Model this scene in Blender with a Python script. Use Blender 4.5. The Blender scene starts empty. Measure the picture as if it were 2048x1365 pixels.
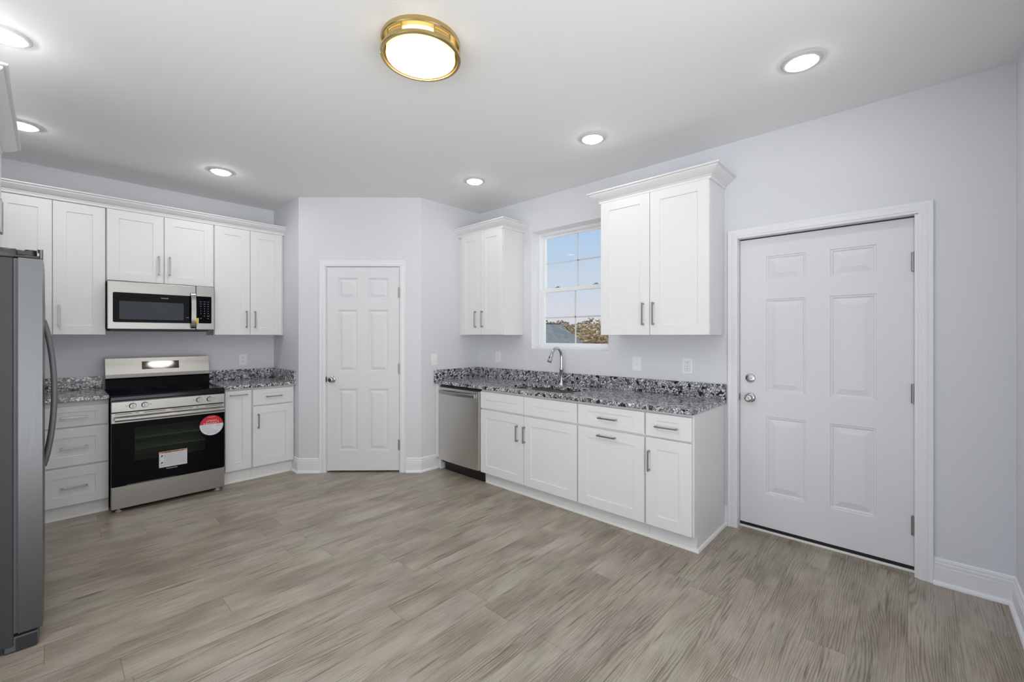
import bpy, bmesh, math, random
from mathutils import Vector, Matrix

random.seed(11)
SC = bpy.context.scene
COL = SC.collection
PI = math.pi

# ------------------------------------------------------------------ camera, world, sun, exposure
H = 1.397
cam_data = bpy.data.cameras.new('camera')
cam = bpy.data.objects.new('camera', cam_data)
COL.objects.link(cam)
cam.location = (0, 0, H)
cam.rotation_euler = (math.radians(90), 0, math.radians(-46.969))
cam_data.sensor_width = 36.0
cam_data.lens = 36.0 * 863.337 / 2048
cam_data.shift_y = -(682.5 - 672.198) / 2048
cam_data.clip_start = 0.02
cam_data.clip_end = 500
SC.camera = cam

SC.view_settings.view_transform = 'Standard'
SC.view_settings.look = 'None'
SC.view_settings.gamma = 1
SC.view_settings.use_curve_mapping = False
SC.view_settings.exposure = 0.0

CAN_POWER = 90.0       # recessed light lenses, range and left row
CAN_LOW = 46.0          # recessed light lenses, window wall row, set weaker to balance the cabinets
DRUM_POWER = 26.0        # emission of the flush mount diffuser

world = bpy.data.worlds.new('sky')
SC.world = world
world.use_nodes = True
wn = world.node_tree.nodes
wl = world.node_tree.links
wn.clear()
w_out = wn.new('ShaderNodeOutputWorld')
w_bg = wn.new('ShaderNodeBackground')
w_tc = wn.new('ShaderNodeTexCoord')
w_sep = wn.new('ShaderNodeSeparateXYZ')
w_ramp = wn.new('ShaderNodeValToRGB')
w_ramp.color_ramp.elements[0].position = 0.0
w_ramp.color_ramp.elements[0].color = (.60, .71, .82, 1)
w_ramp.color_ramp.elements[1].position = 0.30
w_ramp.color_ramp.elements[1].color = (.40, .57, .82, 1)
w_map = wn.new('ShaderNodeMapping')
w_map.inputs['Scale'].default_value = (1, 1, 4.5)
w_noise = wn.new('ShaderNodeTexNoise')
w_noise.inputs['Scale'].default_value = 4.6
w_noise.inputs['Detail'].default_value = 5
w_cr = wn.new('ShaderNodeValToRGB')
w_cr.color_ramp.elements[0].position = .33
w_cr.color_ramp.elements[1].position = .60
w_low = wn.new('ShaderNodeMapRange')
w_low.inputs['From Min'].default_value = .22
w_low.inputs['From Max'].default_value = .04
w_mul = wn.new('ShaderNodeMath')
w_mul.operation = 'MULTIPLY'
w_mix = wn.new('ShaderNodeMixRGB')
w_mix.inputs[2].default_value = (.68, .67, .75, 1)
wl.new(w_tc.outputs['Generated'], w_sep.inputs[0])
wl.new(w_sep.outputs['Z'], w_ramp.inputs[0])
wl.new(w_tc.outputs['Generated'], w_map.inputs[0])
wl.new(w_map.outputs[0], w_noise.inputs['Vector'])
wl.new(w_noise.outputs['Fac'], w_cr.inputs[0])
wl.new(w_sep.outputs['Z'], w_low.inputs['Value'])
wl.new(w_cr.outputs[0], w_mul.inputs[0])
wl.new(w_low.outputs[0], w_mul.inputs[1])
wl.new(w_mul.outputs[0], w_mix.inputs[0])
wl.new(w_ramp.outputs[0], w_mix.inputs[1])
SKY, REAR_FILL = 1.15, 2.15      # sky seen through the window; added fill from the sky behind the camera
w_dot = wn.new('ShaderNodeVectorMath')
w_dot.operation = 'DOT_PRODUCT'
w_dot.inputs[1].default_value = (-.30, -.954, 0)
w_rear = wn.new('ShaderNodeMapRange')
w_rear.interpolation_type = 'SMOOTHSTEP'
w_rear.inputs['From Min'].default_value = -.25
w_rear.inputs['From Max'].default_value = .60
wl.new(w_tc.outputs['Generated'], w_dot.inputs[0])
wl.new(w_dot.outputs['Value'], w_rear.inputs['Value'])
w_rear_tint = wn.new('ShaderNodeMixRGB')
w_rear_tint.inputs[2].default_value = (.775, .785, .795, 1)
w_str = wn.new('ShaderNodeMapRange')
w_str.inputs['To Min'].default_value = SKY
w_str.inputs['To Max'].default_value = REAR_FILL
w_low_fill = wn.new('ShaderNodeMapRange')       # added brighter lower half on that side, fills the ceiling with light
w_low_fill.inputs['From Min'].default_value = -.04
w_low_fill.inputs['From Max'].default_value = .02
w_low_fill.inputs['To Min'].default_value = 2.9
w_low_fill.inputs['To Max'].default_value = .85
wl.new(w_sep.outputs['Z'], w_low_fill.inputs['Value'])
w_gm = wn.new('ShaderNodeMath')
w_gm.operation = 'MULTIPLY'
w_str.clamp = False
wl.new(w_rear.outputs[0], w_gm.inputs[0])
wl.new(w_low_fill.outputs[0], w_gm.inputs[1])
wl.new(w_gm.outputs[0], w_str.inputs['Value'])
wl.new(w_rear.outputs[0], w_rear_tint.inputs[0])
wl.new(w_mix.outputs[0], w_rear_tint.inputs[1])
wl.new(w_rear_tint.outputs[0], w_bg.inputs['Color'])
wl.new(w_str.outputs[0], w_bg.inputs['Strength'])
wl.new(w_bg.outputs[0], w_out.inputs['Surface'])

sun_data = bpy.data.lights.new('sun', 'SUN')
sun_data.energy = 1.6
sun_data.angle = math.radians(3)
sun_data.color = (1, .95, .88)
sun = bpy.data.objects.new('sun', sun_data)
COL.objects.link(sun)
sun.rotation_euler = (math.radians(16), 0, math.radians(-45))   # high, from behind the house


# ------------------------------------------------------------------ materials
def new_mat(name):
    m = bpy.data.materials.new(name)
    m.use_nodes = True
    n = m.node_tree.nodes
    return m, n, m.node_tree.links, n['Principled BSDF']


def tex(n, l, kind, scale, coord='Object', stretch=None, **kw):
    tc = n.new('ShaderNodeTexCoord')
    mp = n.new('ShaderNodeMapping')
    if stretch:
        mp.inputs['Scale'].default_value = stretch
    t = n.new(kind)
    t.inputs['Scale'].default_value = scale
    for k, v in kw.items():
        t.inputs[k].default_value = v
    l.new(tc.outputs[coord], mp.inputs[0])
    l.new(mp.outputs[0], t.inputs['Vector'])
    return t


def plain(name, col, rough=.5, metal=0.0, bump=0.0, bscale=60, stretch=None, var=0.0, spec=.5, coat=0.0, aniso=0.0):
    """a surface of one colour with a fine procedural unevenness"""
    m, n, l, b = new_mat(name)
    b.inputs['Base Color'].default_value = (*col, 1)
    b.inputs['Roughness'].default_value = rough
    b.inputs['Metallic'].default_value = metal
    b.inputs['Specular IOR Level'].default_value = spec
    b.inputs['Coat Weight'].default_value = coat
    b.inputs['Coat Roughness'].default_value = .05
    b.inputs['Anisotropic'].default_value = aniso
    t = tex(n, l, 'ShaderNodeTexNoise', bscale, stretch=stretch, Detail=4.0)
    mr = n.new('ShaderNodeMapRange')
    mr.inputs['To Min'].default_value = max(0, rough - .05)
    mr.inputs['To Max'].default_value = min(1, rough + .05)
    l.new(t.outputs['Fac'], mr.inputs['Value'])
    l.new(mr.outputs[0], b.inputs['Roughness'])
    if var:
        mx = n.new('ShaderNodeMixRGB')
        mx.inputs[1].default_value = (*[c * (1 - var) for c in col], 1)
        mx.inputs[2].default_value = (*[min(1, c * (1 + var)) for c in col], 1)
        l.new(t.outputs['Fac'], mx.inputs[0])
        l.new(mx.outputs[0], b.inputs['Base Color'])
    if bump:
        bp = n.new('ShaderNodeBump')
        bp.inputs['Strength'].default_value = bump
        bp.inputs['Distance'].default_value = .002
        l.new(t.outputs['Fac'], bp.inputs['Height'])
        l.new(bp.outputs[0], b.inputs['Normal'])
    return m


def glow(name, col, strength):
    m, n, l, b = new_mat(name)
    b.inputs['Base Color'].default_value = (.9, .9, .9, 1)
    b.inputs['Emission Color'].default_value = (*col, 1)
    b.inputs['Emission Strength'].default_value = strength
    return m


def glass(name, tint=(1, 1, 1), gloss=.06, rough=0.0):
    m, n, l, b = new_mat(name)
    n.remove(b)
    out = n['Material Output']
    tr = n.new('ShaderNodeBsdfTransparent')
    tr.inputs[0].default_value = (*tint, 1)
    gl = n.new('ShaderNodeBsdfGlossy')
    gl.inputs['Roughness'].default_value = rough
    fr = n.new('ShaderNodeFresnel')
    fr.inputs[0].default_value = 1.45
    mx = n.new('ShaderNodeMixShader')
    mul = n.new('ShaderNodeMath')
    mul.operation = 'MULTIPLY'
    mul.inputs[1].default_value = gloss / .04
    l.new(fr.outputs[0], mul.inputs[0])
    l.new(mul.outputs[0], mx.inputs[0])
    l.new(tr.outputs[0], mx.inputs[1])
    l.new(gl.outputs[0], mx.inputs[2])
    l.new(mx.outputs[0], out.inputs['Surface'])
    return m


def granite_mat():
    m, n, l, b = new_mat('speckled_granite')
    nz = tex(n, l, 'ShaderNodeTexNoise', 38, Detail=3.0)
    add = n.new('ShaderNodeVectorMath')
    add.operation = 'MULTIPLY_ADD'
    add.inputs[1].default_value = (.034, .034, .034)
    tc = n.new('ShaderNodeTexCoord')
    l.new(nz.outputs['Color'], add.inputs[0])
    l.new(tc.outputs['Object'], add.inputs[2])
    vor = n.new('ShaderNodeTexVoronoi')
    vor.feature = 'DISTANCE_TO_EDGE'
    vor.inputs['Scale'].default_value = 52
    vor2 = n.new('ShaderNodeTexVoronoi')
    vor2.inputs['Scale'].default_value = 52
    l.new(add.outputs[0], vor.inputs['Vector'])
    l.new(add.outputs[0], vor2.inputs['Vector'])
    edge = n.new('ShaderNodeValToRGB')
    edge.color_ramp.elements[0].position = .03
    edge.color_ramp.elements[0].color = (0, 0, 0, 1)
    edge.color_ramp.elements[1].position = .14
    edge.color_ramp.elements[1].color = (1, 1, 1, 1)
    l.new(vor.outputs['Distance'], edge.inputs[0])
    # cell tones: white, grey, and some black grains
    sep = n.new('ShaderNodeSeparateColor')
    l.new(vor2.outputs['Color'], sep.inputs[0])
    tone = n.new('ShaderNodeValToRGB')
    cr = tone.color_ramp
    cr.interpolation = 'LINEAR'
    cr.elements[0].position = .05
    cr.elements[0].color = (.012, .013, .018, 1)
    cr.elements[1].position = .95
    cr.elements[1].color = (.82, .825, .84, 1)
    e = cr.elements.new(.20)
    e.color = (.30, .305, .325, 1)
    e = cr.elements.new(.6)
    e.color = (.60, .605, .63, 1)
    l.new(sep.outputs[0], tone.inputs[0])
    mx = n.new('ShaderNodeMixRGB')
    mx.inputs[1].default_value = (.012, .013, .018, 1)
    l.new(edge.outputs[0], mx.inputs[0])
    l.new(tone.outputs[0], mx.inputs[2])
    l.new(mx.outputs[0], b.inputs['Base Color'])
    b.inputs['Roughness'].default_value = .14
    return m


def floor_mat():
    m, n, l, b = new_mat('weathered_oak_vinyl_plank')
    PW, PL = .178, 1.24

    def math_(op, a, bb=None, c=None):
        q = n.new('ShaderNodeMath')
        q.operation = op
        for i, v in enumerate((a, bb, c)):
            if v is None:
                continue
            if isinstance(v, (int, float)):
                q.inputs[i].default_value = v
            else:
                l.new(v, q.inputs[i])
        return q.outputs[0]
    tc = n.new('ShaderNodeTexCoord')
    sp = n.new('ShaderNodeSeparateXYZ')
    l.new(tc.outputs['Object'], sp.inputs[0])
    X, Y = sp.outputs[0], sp.outputs[1]
    yr = math_('DIVIDE', math_('SUBTRACT', Y, .027), PW)
    row = math_('FLOOR', yr)
    wn1 = n.new('ShaderNodeTexWhiteNoise')
    wn1.noise_dimensions = '1D'
    l.new(row, wn1.inputs['W'])
    xs = math_('ADD', math_('DIVIDE', X, PL), math_('MULTIPLY', wn1.outputs['Value'], 7.3))
    colm = math_('FLOOR', xs)
    cmb = n.new('ShaderNodeCombineXYZ')
    l.new(row, cmb.inputs[0])
    l.new(colm, cmb.inputs[1])
    wn2 = n.new('ShaderNodeTexWhiteNoise')
    wn2.noise_dimensions = '2D'
    l.new(cmb.outputs[0], wn2.inputs['Vector'])
    pid = wn2.outputs['Value']
    # seams
    fy = math_('FRACT', yr)
    ey = math_('MULTIPLY', math_('MINIMUM', fy, math_('SUBTRACT', 1, fy)), PW)
    fx = math_('FRACT', xs)
    ex = math_('MULTIPLY', math_('MINIMUM', fx, math_('SUBTRACT', 1, fx)), PL)
    ed = math_('MINIMUM', ex, ey)
    seam = n.new('ShaderNodeMapRange')
    seam.inputs['From Min'].default_value = .0006
    seam.inputs['From Max'].default_value = .0018
    l.new(ed, seam.inputs['Value'])
    # grain coordinates: each plank shifted by its own number
    gx = math_('ADD', X, math_('MULTIPLY', pid, 37.0))
    gy = math_('ADD', Y, math_('MULTIPLY', pid, 11.0))
    gc = n.new('ShaderNodeCombineXYZ')
    l.new(math_('MULTIPLY', gx, .13), gc.inputs[0])
    l.new(gy, gc.inputs[1])
    l.new(pid, gc.inputs[2])
    # growth rings: lines along the plank that bend into cathedrals round the slow noise
    warp = n.new('ShaderNodeTexNoise')
    warp.inputs['Scale'].default_value = 6.5
    warp.inputs['Detail'].default_value = 1.5
    warp.inputs['Roughness'].default_value = .4
    l.new(gc.outputs[0], warp.inputs['Vector'])
    wob = n.new('ShaderNodeTexNoise')
    wob.inputs['Scale'].default_value = 30
    wob.inputs['Detail'].default_value = 2
    l.new(gc.outputs[0], wob.inputs['Vector'])
    ph = math_('ADD', math_('MULTIPLY', warp.outputs['Fac'], 15.0), math_('MULTIPLY', wob.outputs['Fac'], 1.6))
    ring = math_('FRACT', math_('ADD', ph, math_('MULTIPLY', gy, 105.0)))
    tri = math_('ABSOLUTE', math_('SUBTRACT', ring, .5))
    ringl = n.new('ShaderNodeMapRange')
    ringl.inputs['From Min'].default_value = .02
    ringl.inputs['From Max'].default_value = .30
    l.new(tri, ringl.inputs['Value'])
    # fine streaks
    fc = n.new('ShaderNodeCombineXYZ')
    l.new(math_('MULTIPLY', gx, .05), fc.inputs[0])
    l.new(gy, fc.inputs[1])
    fine = n.new('ShaderNodeTexNoise')
    fine.inputs['Scale'].default_value = 130
    fine.inputs['Detail'].default_value = 4
    l.new(fc.outputs[0], fine.inputs['Vector'])
    # broad tone patches
    bc = n.new('ShaderNodeCombineXYZ')
    l.new(math_('MULTIPLY', gx, .35), bc.inputs[0])
    l.new(gy, bc.inputs[1])
    broad = n.new('ShaderNodeTexNoise')
    broad.inputs['Scale'].default_value = 7
    broad.inputs['Detail'].default_value = 3
    l.new(bc.outputs[0], broad.inputs['Vector'])
    # where the rings show strongly
    tone = math_('ADD', math_('MULTIPLY', broad.outputs['Fac'], .52), math_('MULTIPLY', fine.outputs['Fac'], .48))
    tone = math_('ADD', tone, math_('MULTIPLY', math_('SUBTRACT', pid, .5), .10))
    ramp = n.new('ShaderNodeValToRGB')
    r = ramp.color_ramp
    r.elements[0].position = .27
    r.elements[0].color = (.20, .167, .131, 1)
    r.elements[1].position = .76
    r.elements[1].color = (.47, .43, .375, 1)
    e = r.elements.new(.5)
    e.color = (.352, .311, .26, 1)
    l.new(tone, ramp.inputs[0])
    dk = n.new('ShaderNodeMixRGB')
    dk.blend_type = 'MULTIPLY'
    dk.inputs[2].default_value = (.50, .47, .43, 1)
    patch = n.new('ShaderNodeMapRange')
    patch.inputs['From Min'].default_value = .42
    patch.inputs['From Max'].default_value = .62
    l.new(broad.outputs['Fac'], patch.inputs['Value'])
    l.new(math_('MULTIPLY', math_('SUBTRACT', 1, ringl.outputs[0]), math_('ADD', .25, math_('MULTIPLY', math_('SUBTRACT', 1, patch.outputs[0]), .6))), dk.inputs[0])
    tint = n.new('ShaderNodeValToRGB')
    tint.color_ramp.elements[0].position = .35
    tint.color_ramp.elements[0].color = (.97, 1.0, .93, 1)
    tint.color_ramp.elements[1].position = .65
    tint.color_ramp.elements[1].color = (1.02, .96, .97, 1)
    tn = n.new('ShaderNodeTexNoise')
    tn.inputs['Scale'].default_value = 5
    tn.inputs['Detail'].default_value = 2
    l.new(bc.outputs[0], tn.inputs['Vector'])
    l.new(tn.outputs['Fac'], tint.inputs[0])
    tm = n.new('ShaderNodeMixRGB')
    tm.blend_type = 'MULTIPLY'
    tm.inputs[0].default_value = 1
    l.new(ramp.outputs[0], tm.inputs[1])
    l.new(tint.outputs[0], tm.inputs[2])
    l.new(tm.outputs[0], dk.inputs[1])
    kc = n.new('ShaderNodeCombineXYZ')          # thin dark cracks and pores running with the grain
    l.new(math_('MULTIPLY', gx, .055), kc.inputs[0])
    l.new(gy, kc.inputs[1])
    l.new(pid, kc.inputs[2])
    crack = n.new('ShaderNodeTexNoise')
    crack.inputs['Scale'].default_value = 55
    crack.inputs['Detail'].default_value = 3
    l.new(kc.outputs[0], crack.inputs['Vector'])
    ckr = n.new('ShaderNodeMapRange')
    ckr.inputs['From Min'].default_value = .60
    ckr.inputs['From Max'].default_value = .72
    ckr.inputs['To Max'].default_value = .75
    l.new(crack.outputs['Fac'], ckr.inputs['Value'])
    ck_ = n.new('ShaderNodeMixRGB')
    ck_.inputs[2].default_value = (.085, .066, .05, 1)
    l.new(ckr.outputs[0], ck_.inputs[0])
    l.new(dk.outputs[0], ck_.inputs[1])
    sm = n.new('ShaderNodeMixRGB')
    sm.inputs[1].default_value = (.07, .06, .05, 1)
    l.new(math_('ADD', .45, math_('MULTIPLY', seam.outputs[0], .55)), sm.inputs[0])
    l.new(ck_.outputs[0], sm.inputs[2])
    l.new(sm.outputs[0], b.inputs['Base Color'])
    b.inputs['Roughness'].default_value = .31
    b.inputs['Specular IOR Level'].default_value = .5
    bp = n.new('ShaderNodeBump')
    bp.inputs['Strength'].default_value = .25
    bp.inputs['Distance'].default_value = .0012
    l.new(math_('MULTIPLY', math_('ADD', math_('MULTIPLY', ringl.outputs[0], .5), fine.outputs['Fac']), seam.outputs[0]), bp.inputs['Height'])
    l.new(bp.outputs[0], b.inputs['Normal'])
    return m


def shingle_mat():
    m, n, l, b = new_mat('grey_roof_shingles')
    t = tex(n, l, 'ShaderNodeTexBrick', 1.0)
    t.inputs['Color1'].default_value = (.125, .14, .145, 1)
    t.inputs['Color2'].default_value = (.19, .205, .215, 1)
    t.inputs['Mortar'].default_value = (.12, .13, .15, 1)
    t.inputs['Brick Width'].default_value = .9
    t.inputs['Row Height'].default_value = .28
    t.inputs['Mortar Size'].default_value = .02
    l.new(t.outputs['Color'], b.inputs['Base Color'])
    b.inputs['Roughness'].default_value = .9
    return m


M = {}
M['wall'] = plain('pale_blue_grey_wall_paint', (.695, .708, .742), .62, bump=.04, bscale=220)
M['ceil'] = plain('white_ceiling_paint', (.87, .87, .865), .8, bump=.05, bscale=200)
M['trim'] = plain('white_trim_paint', (.80, .805, .83), .42, spec=.3, bump=.02, bscale=120)
M['door'] = plain('white_door_paint', (.74, .745, .77), .48, spec=.25, bump=.03, bscale=180)
M['cab'] = plain('white_cabinet_lacquer', (.78, .78, .785), .42, spec=.3, bump=.015, bscale=90)
M['gap_shade'] = plain('painted_gap_shade', (.40, .40, .40), .6, bscale=50)
M['nickel'] = plain('satin_nickel', (.36, .35, .335), .32, metal=1.0, bscale=300, stretch=(1, 1, .05))
M['chrome'] = plain('brushed_faucet_steel', (.55, .56, .56), .20, metal=1.0, bscale=100)
M['knob'] = plain('polished_nickel_knob', (.50, .48, .45), .16, metal=1.0, bscale=80)
M['steel'] = plain('brushed_stainless_steel', (.39, .38, .362), .30, metal=1.0, bscale=300, stretch=(.02, 1, 1), aniso=.4)
M['steel_v'] = plain('brushed_stainless_front', (.70, .685, .66), .33, metal=1.0, bscale=300, stretch=(1, 1, .02), aniso=.4)
M['fridge'] = plain('fridge_door_steel', (.150, .154, .160), .30, metal=1.0, bscale=260, stretch=(1, 1, .03))
M['fridge_handle'] = plain('fridge_handle_steel', (.095, .096, .098), .32, metal=1.0, bscale=200)
M['fridge_side'] = plain('fridge_side_grey_enamel', (.05, .049, .052), .45, spec=.3, bscale=240, bump=.10)
M['fridge_dark'] = plain('fridge_hinge_plastic', (.028, .028, .030), .30, bscale=90)
M['gasket'] = plain('fridge_gasket_rubber', (.085, .09, .11), .5, bscale=80)
M['black'] = plain('black_plastic', (.006, .006, .007), .40, bscale=120)
M['blackglass'] = plain('black_appliance_glass', (.002, .0022, .004), .05, bscale=40, spec=.10)
M['display'] = plain('black_display_glass', (.004, .0045, .006), .05, bscale=40, spec=.6)
M['cooktop'] = plain('black_ceramic_cooktop', (.004, .005, .009), .07, bscale=40, spec=.35)
M['burner'] = plain('cooktop_burner_print', (.028, .029, .032), .10, bscale=200)
M['ovenwall'] = plain('oven_enamel_interior', (.36, .385, .335), .5, bscale=60)
M['mwwin'] = plain('microwave_screen_window', (.052, .060, .070), .12, bscale=400, spec=.12)
M['brass'] = plain('brushed_brass', (.56, .43, .20), .24, metal=1.0, bscale=140, stretch=(1, 1, .05))
M['white'] = plain('white_plastic', (.84, .845, .85), .35, bscale=90)
M['canring'] = plain('recessed_light_trim', (.60, .605, .61), .45, bscale=90)
M['slot'] = plain('dark_slot', (.03, .03, .03), .6, bscale=50)
M['granite'] = granite_mat()
M['sink'] = plain('sink_stainless_steel', (.50, .48, .43), .28, metal=1.0, bscale=120, stretch=(.05, 1, 1))
M['floor'] = floor_mat()
M['caulk'] = plain('shoe_mould_paint', (.80, .79, .75), .5, var=.06, bscale=9)
M['red'] = plain('sticker_red', (.62, .012, .03), .35, bscale=60)
M['paper'] = plain('sticker_white_paper', (.72, .74, .78), .45, bscale=60)
M['pink'] = plain('sticker_pale_print', (.90, .55, .58), .45, bscale=60)
M['ink'] = plain('sticker_grey_print', (.34, .37, .40), .5, bscale=60)
M['blackink'] = plain('sticker_black_print', (.02, .02, .02), .5, bscale=60)
M['orange'] = plain('sticker_orange', (.70, .24, .06), .45, bscale=60)
M['yellow'] = plain('sticker_yellow', (.85, .78, .04), .45, bscale=60)
M['print'] = plain('pale_lettering', (.62, .62, .62), .4, bscale=60)
M['printdim'] = plain('dim_lettering', (.20, .21, .22), .4, bscale=60)
M['vinyl'] = plain('white_window_vinyl', (.84, .85, .86), .35, bscale=90)
M['glass'] = glass('clear_window_glass', (.93, .935, .93), .0008)
M['ovenglass'] = glass('tinted_oven_glass', (.56, .60, .56), .012)
M['can'] = glow('recessed_light_lens', (.985, .99, 1), CAN_POWER)
M['can_low'] = glow('low_power_recessed_light_lens', (.985, .99, 1), CAN_LOW)
M['drum'] = glow('frosted_white_diffuser', (1, .965, .90), DRUM_POWER)
M['drumside'] = glow('amber_reflection_rim', (1, .70, .17), 1.1)  # amber glow stands in for gold reflections inside the brass gallery
M['shingle'] = shingle_mat()
M['siding'] = plain('pale_house_siding', (.55, .55, .53), .7, bscale=3, var=.08)
M['soil'] = plain('sandy_soil_and_grass', (.42, .37, .27), .95, bscale=.25, var=.25)
M['leafb'] = plain('brown_autumn_leaves', (.30, .215, .135), .8, bscale=2.5, var=.35)
M['leaft'] = plain('tan_bare_twigs', (.42, .335, .22), .8, bscale=2.5, var=.3)
M['leafg'] = plain('olive_green_leaves', (.17, .19, .115), .8, bscale=2.5, var=.3)
M['bark'] = plain('grey_brown_bark', (.20, .165, .13), .9, bscale=8, var=.3)
M['splinter'] = plain('pale_wood_sliver', (.62, .55, .42), .6, bscale=30)


# ------------------------------------------------------------------ mesh helpers
def nb():
    return bmesh.new()


def box(bm, x0, x1, y0, y1, z0, z1, bev=0.0, seg=1):
    r = bmesh.ops.create_cube(bm, size=1)
    vs = r['verts']
    for v in vs:
        v.co = Vector(((x0 + x1) / 2 + v.co.x * (x1 - x0), (y0 + y1) / 2 + v.co.y * (y1 - y0), (z0 + z1) / 2 + v.co.z * (z1 - z0)))
    if bev:
        es = list({e for v in vs for e in v.link_edges})
        bmesh.ops.bevel(bm, geom=es, offset=bev, segments=seg, profile=.5, affect='EDGES')
    return vs


def face(bm, pts):
    return bm.faces.new([bm.verts.new(p) for p in pts])


def sweep(bm, path, prof, mapf, closed=False):
    """profile points (offset, height) carried along a 2-D path with mitred corners; the offset goes to the right of travel"""
    P = [Vector(p) for p in path]
    n = len(P)
    rings = []
    for i in range(n):
        a = P[i - 1] if (i > 0 or closed) else None
        c = P[(i + 1) % n] if (i < n - 1 or closed) else None
        d1 = (P[i] - a).normalized() if a is not None else None
        d2 = (c - P[i]).normalized() if c is not None else None
        d1 = d1 or d2
        d2 = d2 or d1
        n1 = Vector((d1.y, -d1.x))
        n2 = Vector((d2.y, -d2.x))
        mv = (n1 + n2)
        mv = mv / max(1e-6, mv.dot(n1))
        rings.append([bm.verts.new(mapf(P[i] + mv * o, h)) for o, h in prof])
    m = len(prof)
    for i in range(n if closed else n - 1):
        A, B = rings[i], rings[(i + 1) % n]
        for j in range(m):
            bm.faces.new((A[j], A[(j + 1) % m], B[(j + 1) % m], B[j]))
    if not closed:
        bm.faces.new(rings[0])
        bm.faces.new(list(reversed(rings[-1])))


def lathe(bm, prof, seg=40, c=(0, 0, 0), axis='z', cap0=False, cap1=False):
    def mp(r, h, a):
        x, y = r * math.cos(a), r * math.sin(a)
        if axis == 'z':
            return (c[0] + x, c[1] + y, c[2] + h)
        if axis == 'y':
            return (c[0] + x, c[1] + h, c[2] + y)
        return (c[0] + h, c[1] + x, c[2] + y)
    rings = []
    for r, h in prof:
        if r < 1e-6:
            rings.append([bm.verts.new(mp(0, h, 0))])
        else:
            rings.append([bm.verts.new(mp(r, h, 2 * PI * k / seg)) for k in range(seg)])
    for A, B in zip(rings, rings[1:]):
        for k in range(seg):
            k2 = (k + 1) % seg
            if len(A) == 1 and len(B) == 1:
                continue
            if len(A) == 1:
                bm.faces.new((A[0], B[k2], B[k]))
            elif len(B) == 1:
                bm.faces.new((A[k], A[k2], B[0]))
            else:
                bm.faces.new((A[k], A[k2], B[k2], B[k]))
    if cap0 and len(rings[0]) > 1:
        bm.faces.new(rings[0])
    if cap1 and len(rings[-1]) > 1:
        bm.faces.new(rings[-1])


def tube(bm, pts, r, seg=14, flat=None, cap=True):
    pts = [Vector(p) for p in pts]
    n = len(pts)
    rr = r if isinstance(r, (list, tuple)) else [r] * n
    up = None
    rings = []
    for i in range(n):
        t = (pts[min(i + 1, n - 1)] - pts[max(i - 1, 0)]).normalized()
        if up is None:
            up = Vector((0, 0, 1)) if abs(t.z) < .9 else Vector((1, 0, 0))
        up = (up - t * up.dot(t)).normalized()
        s = t.cross(up)
        rings.append([bm.verts.new(pts[i] + (up * math.cos(2 * PI * k / seg) + s * math.sin(2 * PI * k / seg)) * rr[i]) for k in range(seg)])
    for A, B in zip(rings, rings[1:]):
        for k in range(seg):
            bm.faces.new((A[k], A[(k + 1) % seg], B[(k + 1) % seg], B[k]))
    if cap:
        bm.faces.new(rings[0])
        bm.faces.new(list(reversed(rings[-1])))


def ribbon(bm, pts, wx, th):
    """a flat bar of width wx (along x) and thickness th following points in the y-z plane"""
    n = len(pts)
    rings = []
    for i in range(n):
        a, b = pts[max(i - 1, 0)], pts[min(i + 1, n - 1)]
        t = Vector((0, b[1] - a[1], b[2] - a[2])).normalized()
        nn = Vector((0, -t.z, t.y))
        p = Vector(pts[i])
        rings.append([bm.verts.new(p + Vector((sx * wx / 2, 0, 0)) + nn * s * th / 2) for sx, s in ((-1, -1), (1, -1), (1, 1), (-1, 1))])
    for A, B in zip(rings, rings[1:]):
        for k in range(4):
            bm.faces.new((A[k], A[(k + 1) % 4], B[(k + 1) % 4], B[k]))
    bm.faces.new(rings[0])
    bm.faces.new(list(reversed(rings[-1])))


def obj(name, bm, mat, parent=None, smooth=0.0, loc=None, rot=None):
    bmesh.ops.remove_doubles(bm, verts=bm.verts, dist=1e-6)
    bmesh.ops.recalc_face_normals(bm, faces=bm.faces)
    me = bpy.data.meshes.new(name)
    bm.to_mesh(me)
    bm.free()
    mats = mat if isinstance(mat, (list, tuple)) else [mat]
    for q in mats:
        me.materials.append(q)
    o = bpy.data.objects.new(name, me)
    COL.objects.link(o)
    if smooth:
        for p in me.polygons:
            p.use_smooth = True
        me.set_sharp_from_angle(angle=math.radians(smooth))
    if parent is not None:
        o.parent = parent
    if loc is not None:
        o.location = loc
    if rot is not None:
        o.rotation_euler = rot
    return o


def tag(o, label=None, cat=None, group=None, kind=None):
    if label:
        o['label'] = label
    if cat:
        o['category'] = cat
    if group:
        o['group'] = group
    if kind:
        o['kind'] = kind
    return o


def thing(name, label, cat, loc=(0, 0, 0), rz=0.0, group=None, kind=None):
    o = bpy.data.objects.new(name, None)
    COL.objects.link(o)
    o.empty_display_size = .1
    o.location = loc
    o.rotation_euler = (0, 0, rz)
    return tag(o, label, cat, group, kind)


def text(name, s, size, mat, parent, loc, align='CENTER', sx=1.0):
    cu = bpy.data.curves.new(name, 'FONT')
    cu.body = s
    cu.size = size
    cu.align_x = align
    cu.align_y = 'CENTER'
    cu.extrude = .0002
    t = bpy.data.objects.new(name + '_tmp', cu)
    COL.objects.link(t)
    bpy.context.view_layer.update()
    me = bpy.data.meshes.new_from_object(t.evaluated_get(bpy.context.evaluated_depsgraph_get()))
    bpy.data.objects.remove(t)
    bpy.data.curves.remove(cu)
    me.name = name
    me.materials.clear()
    me.materials.append(mat)
    me.transform(Matrix.Scale(sx, 4, (1, 0, 0)))
    o = bpy.data.objects.new(name, me)
    COL.objects.link(o)
    o.parent = parent
    o.location = loc
    o.rotation_euler = (PI / 2, 0, 0)
    return o


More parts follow.
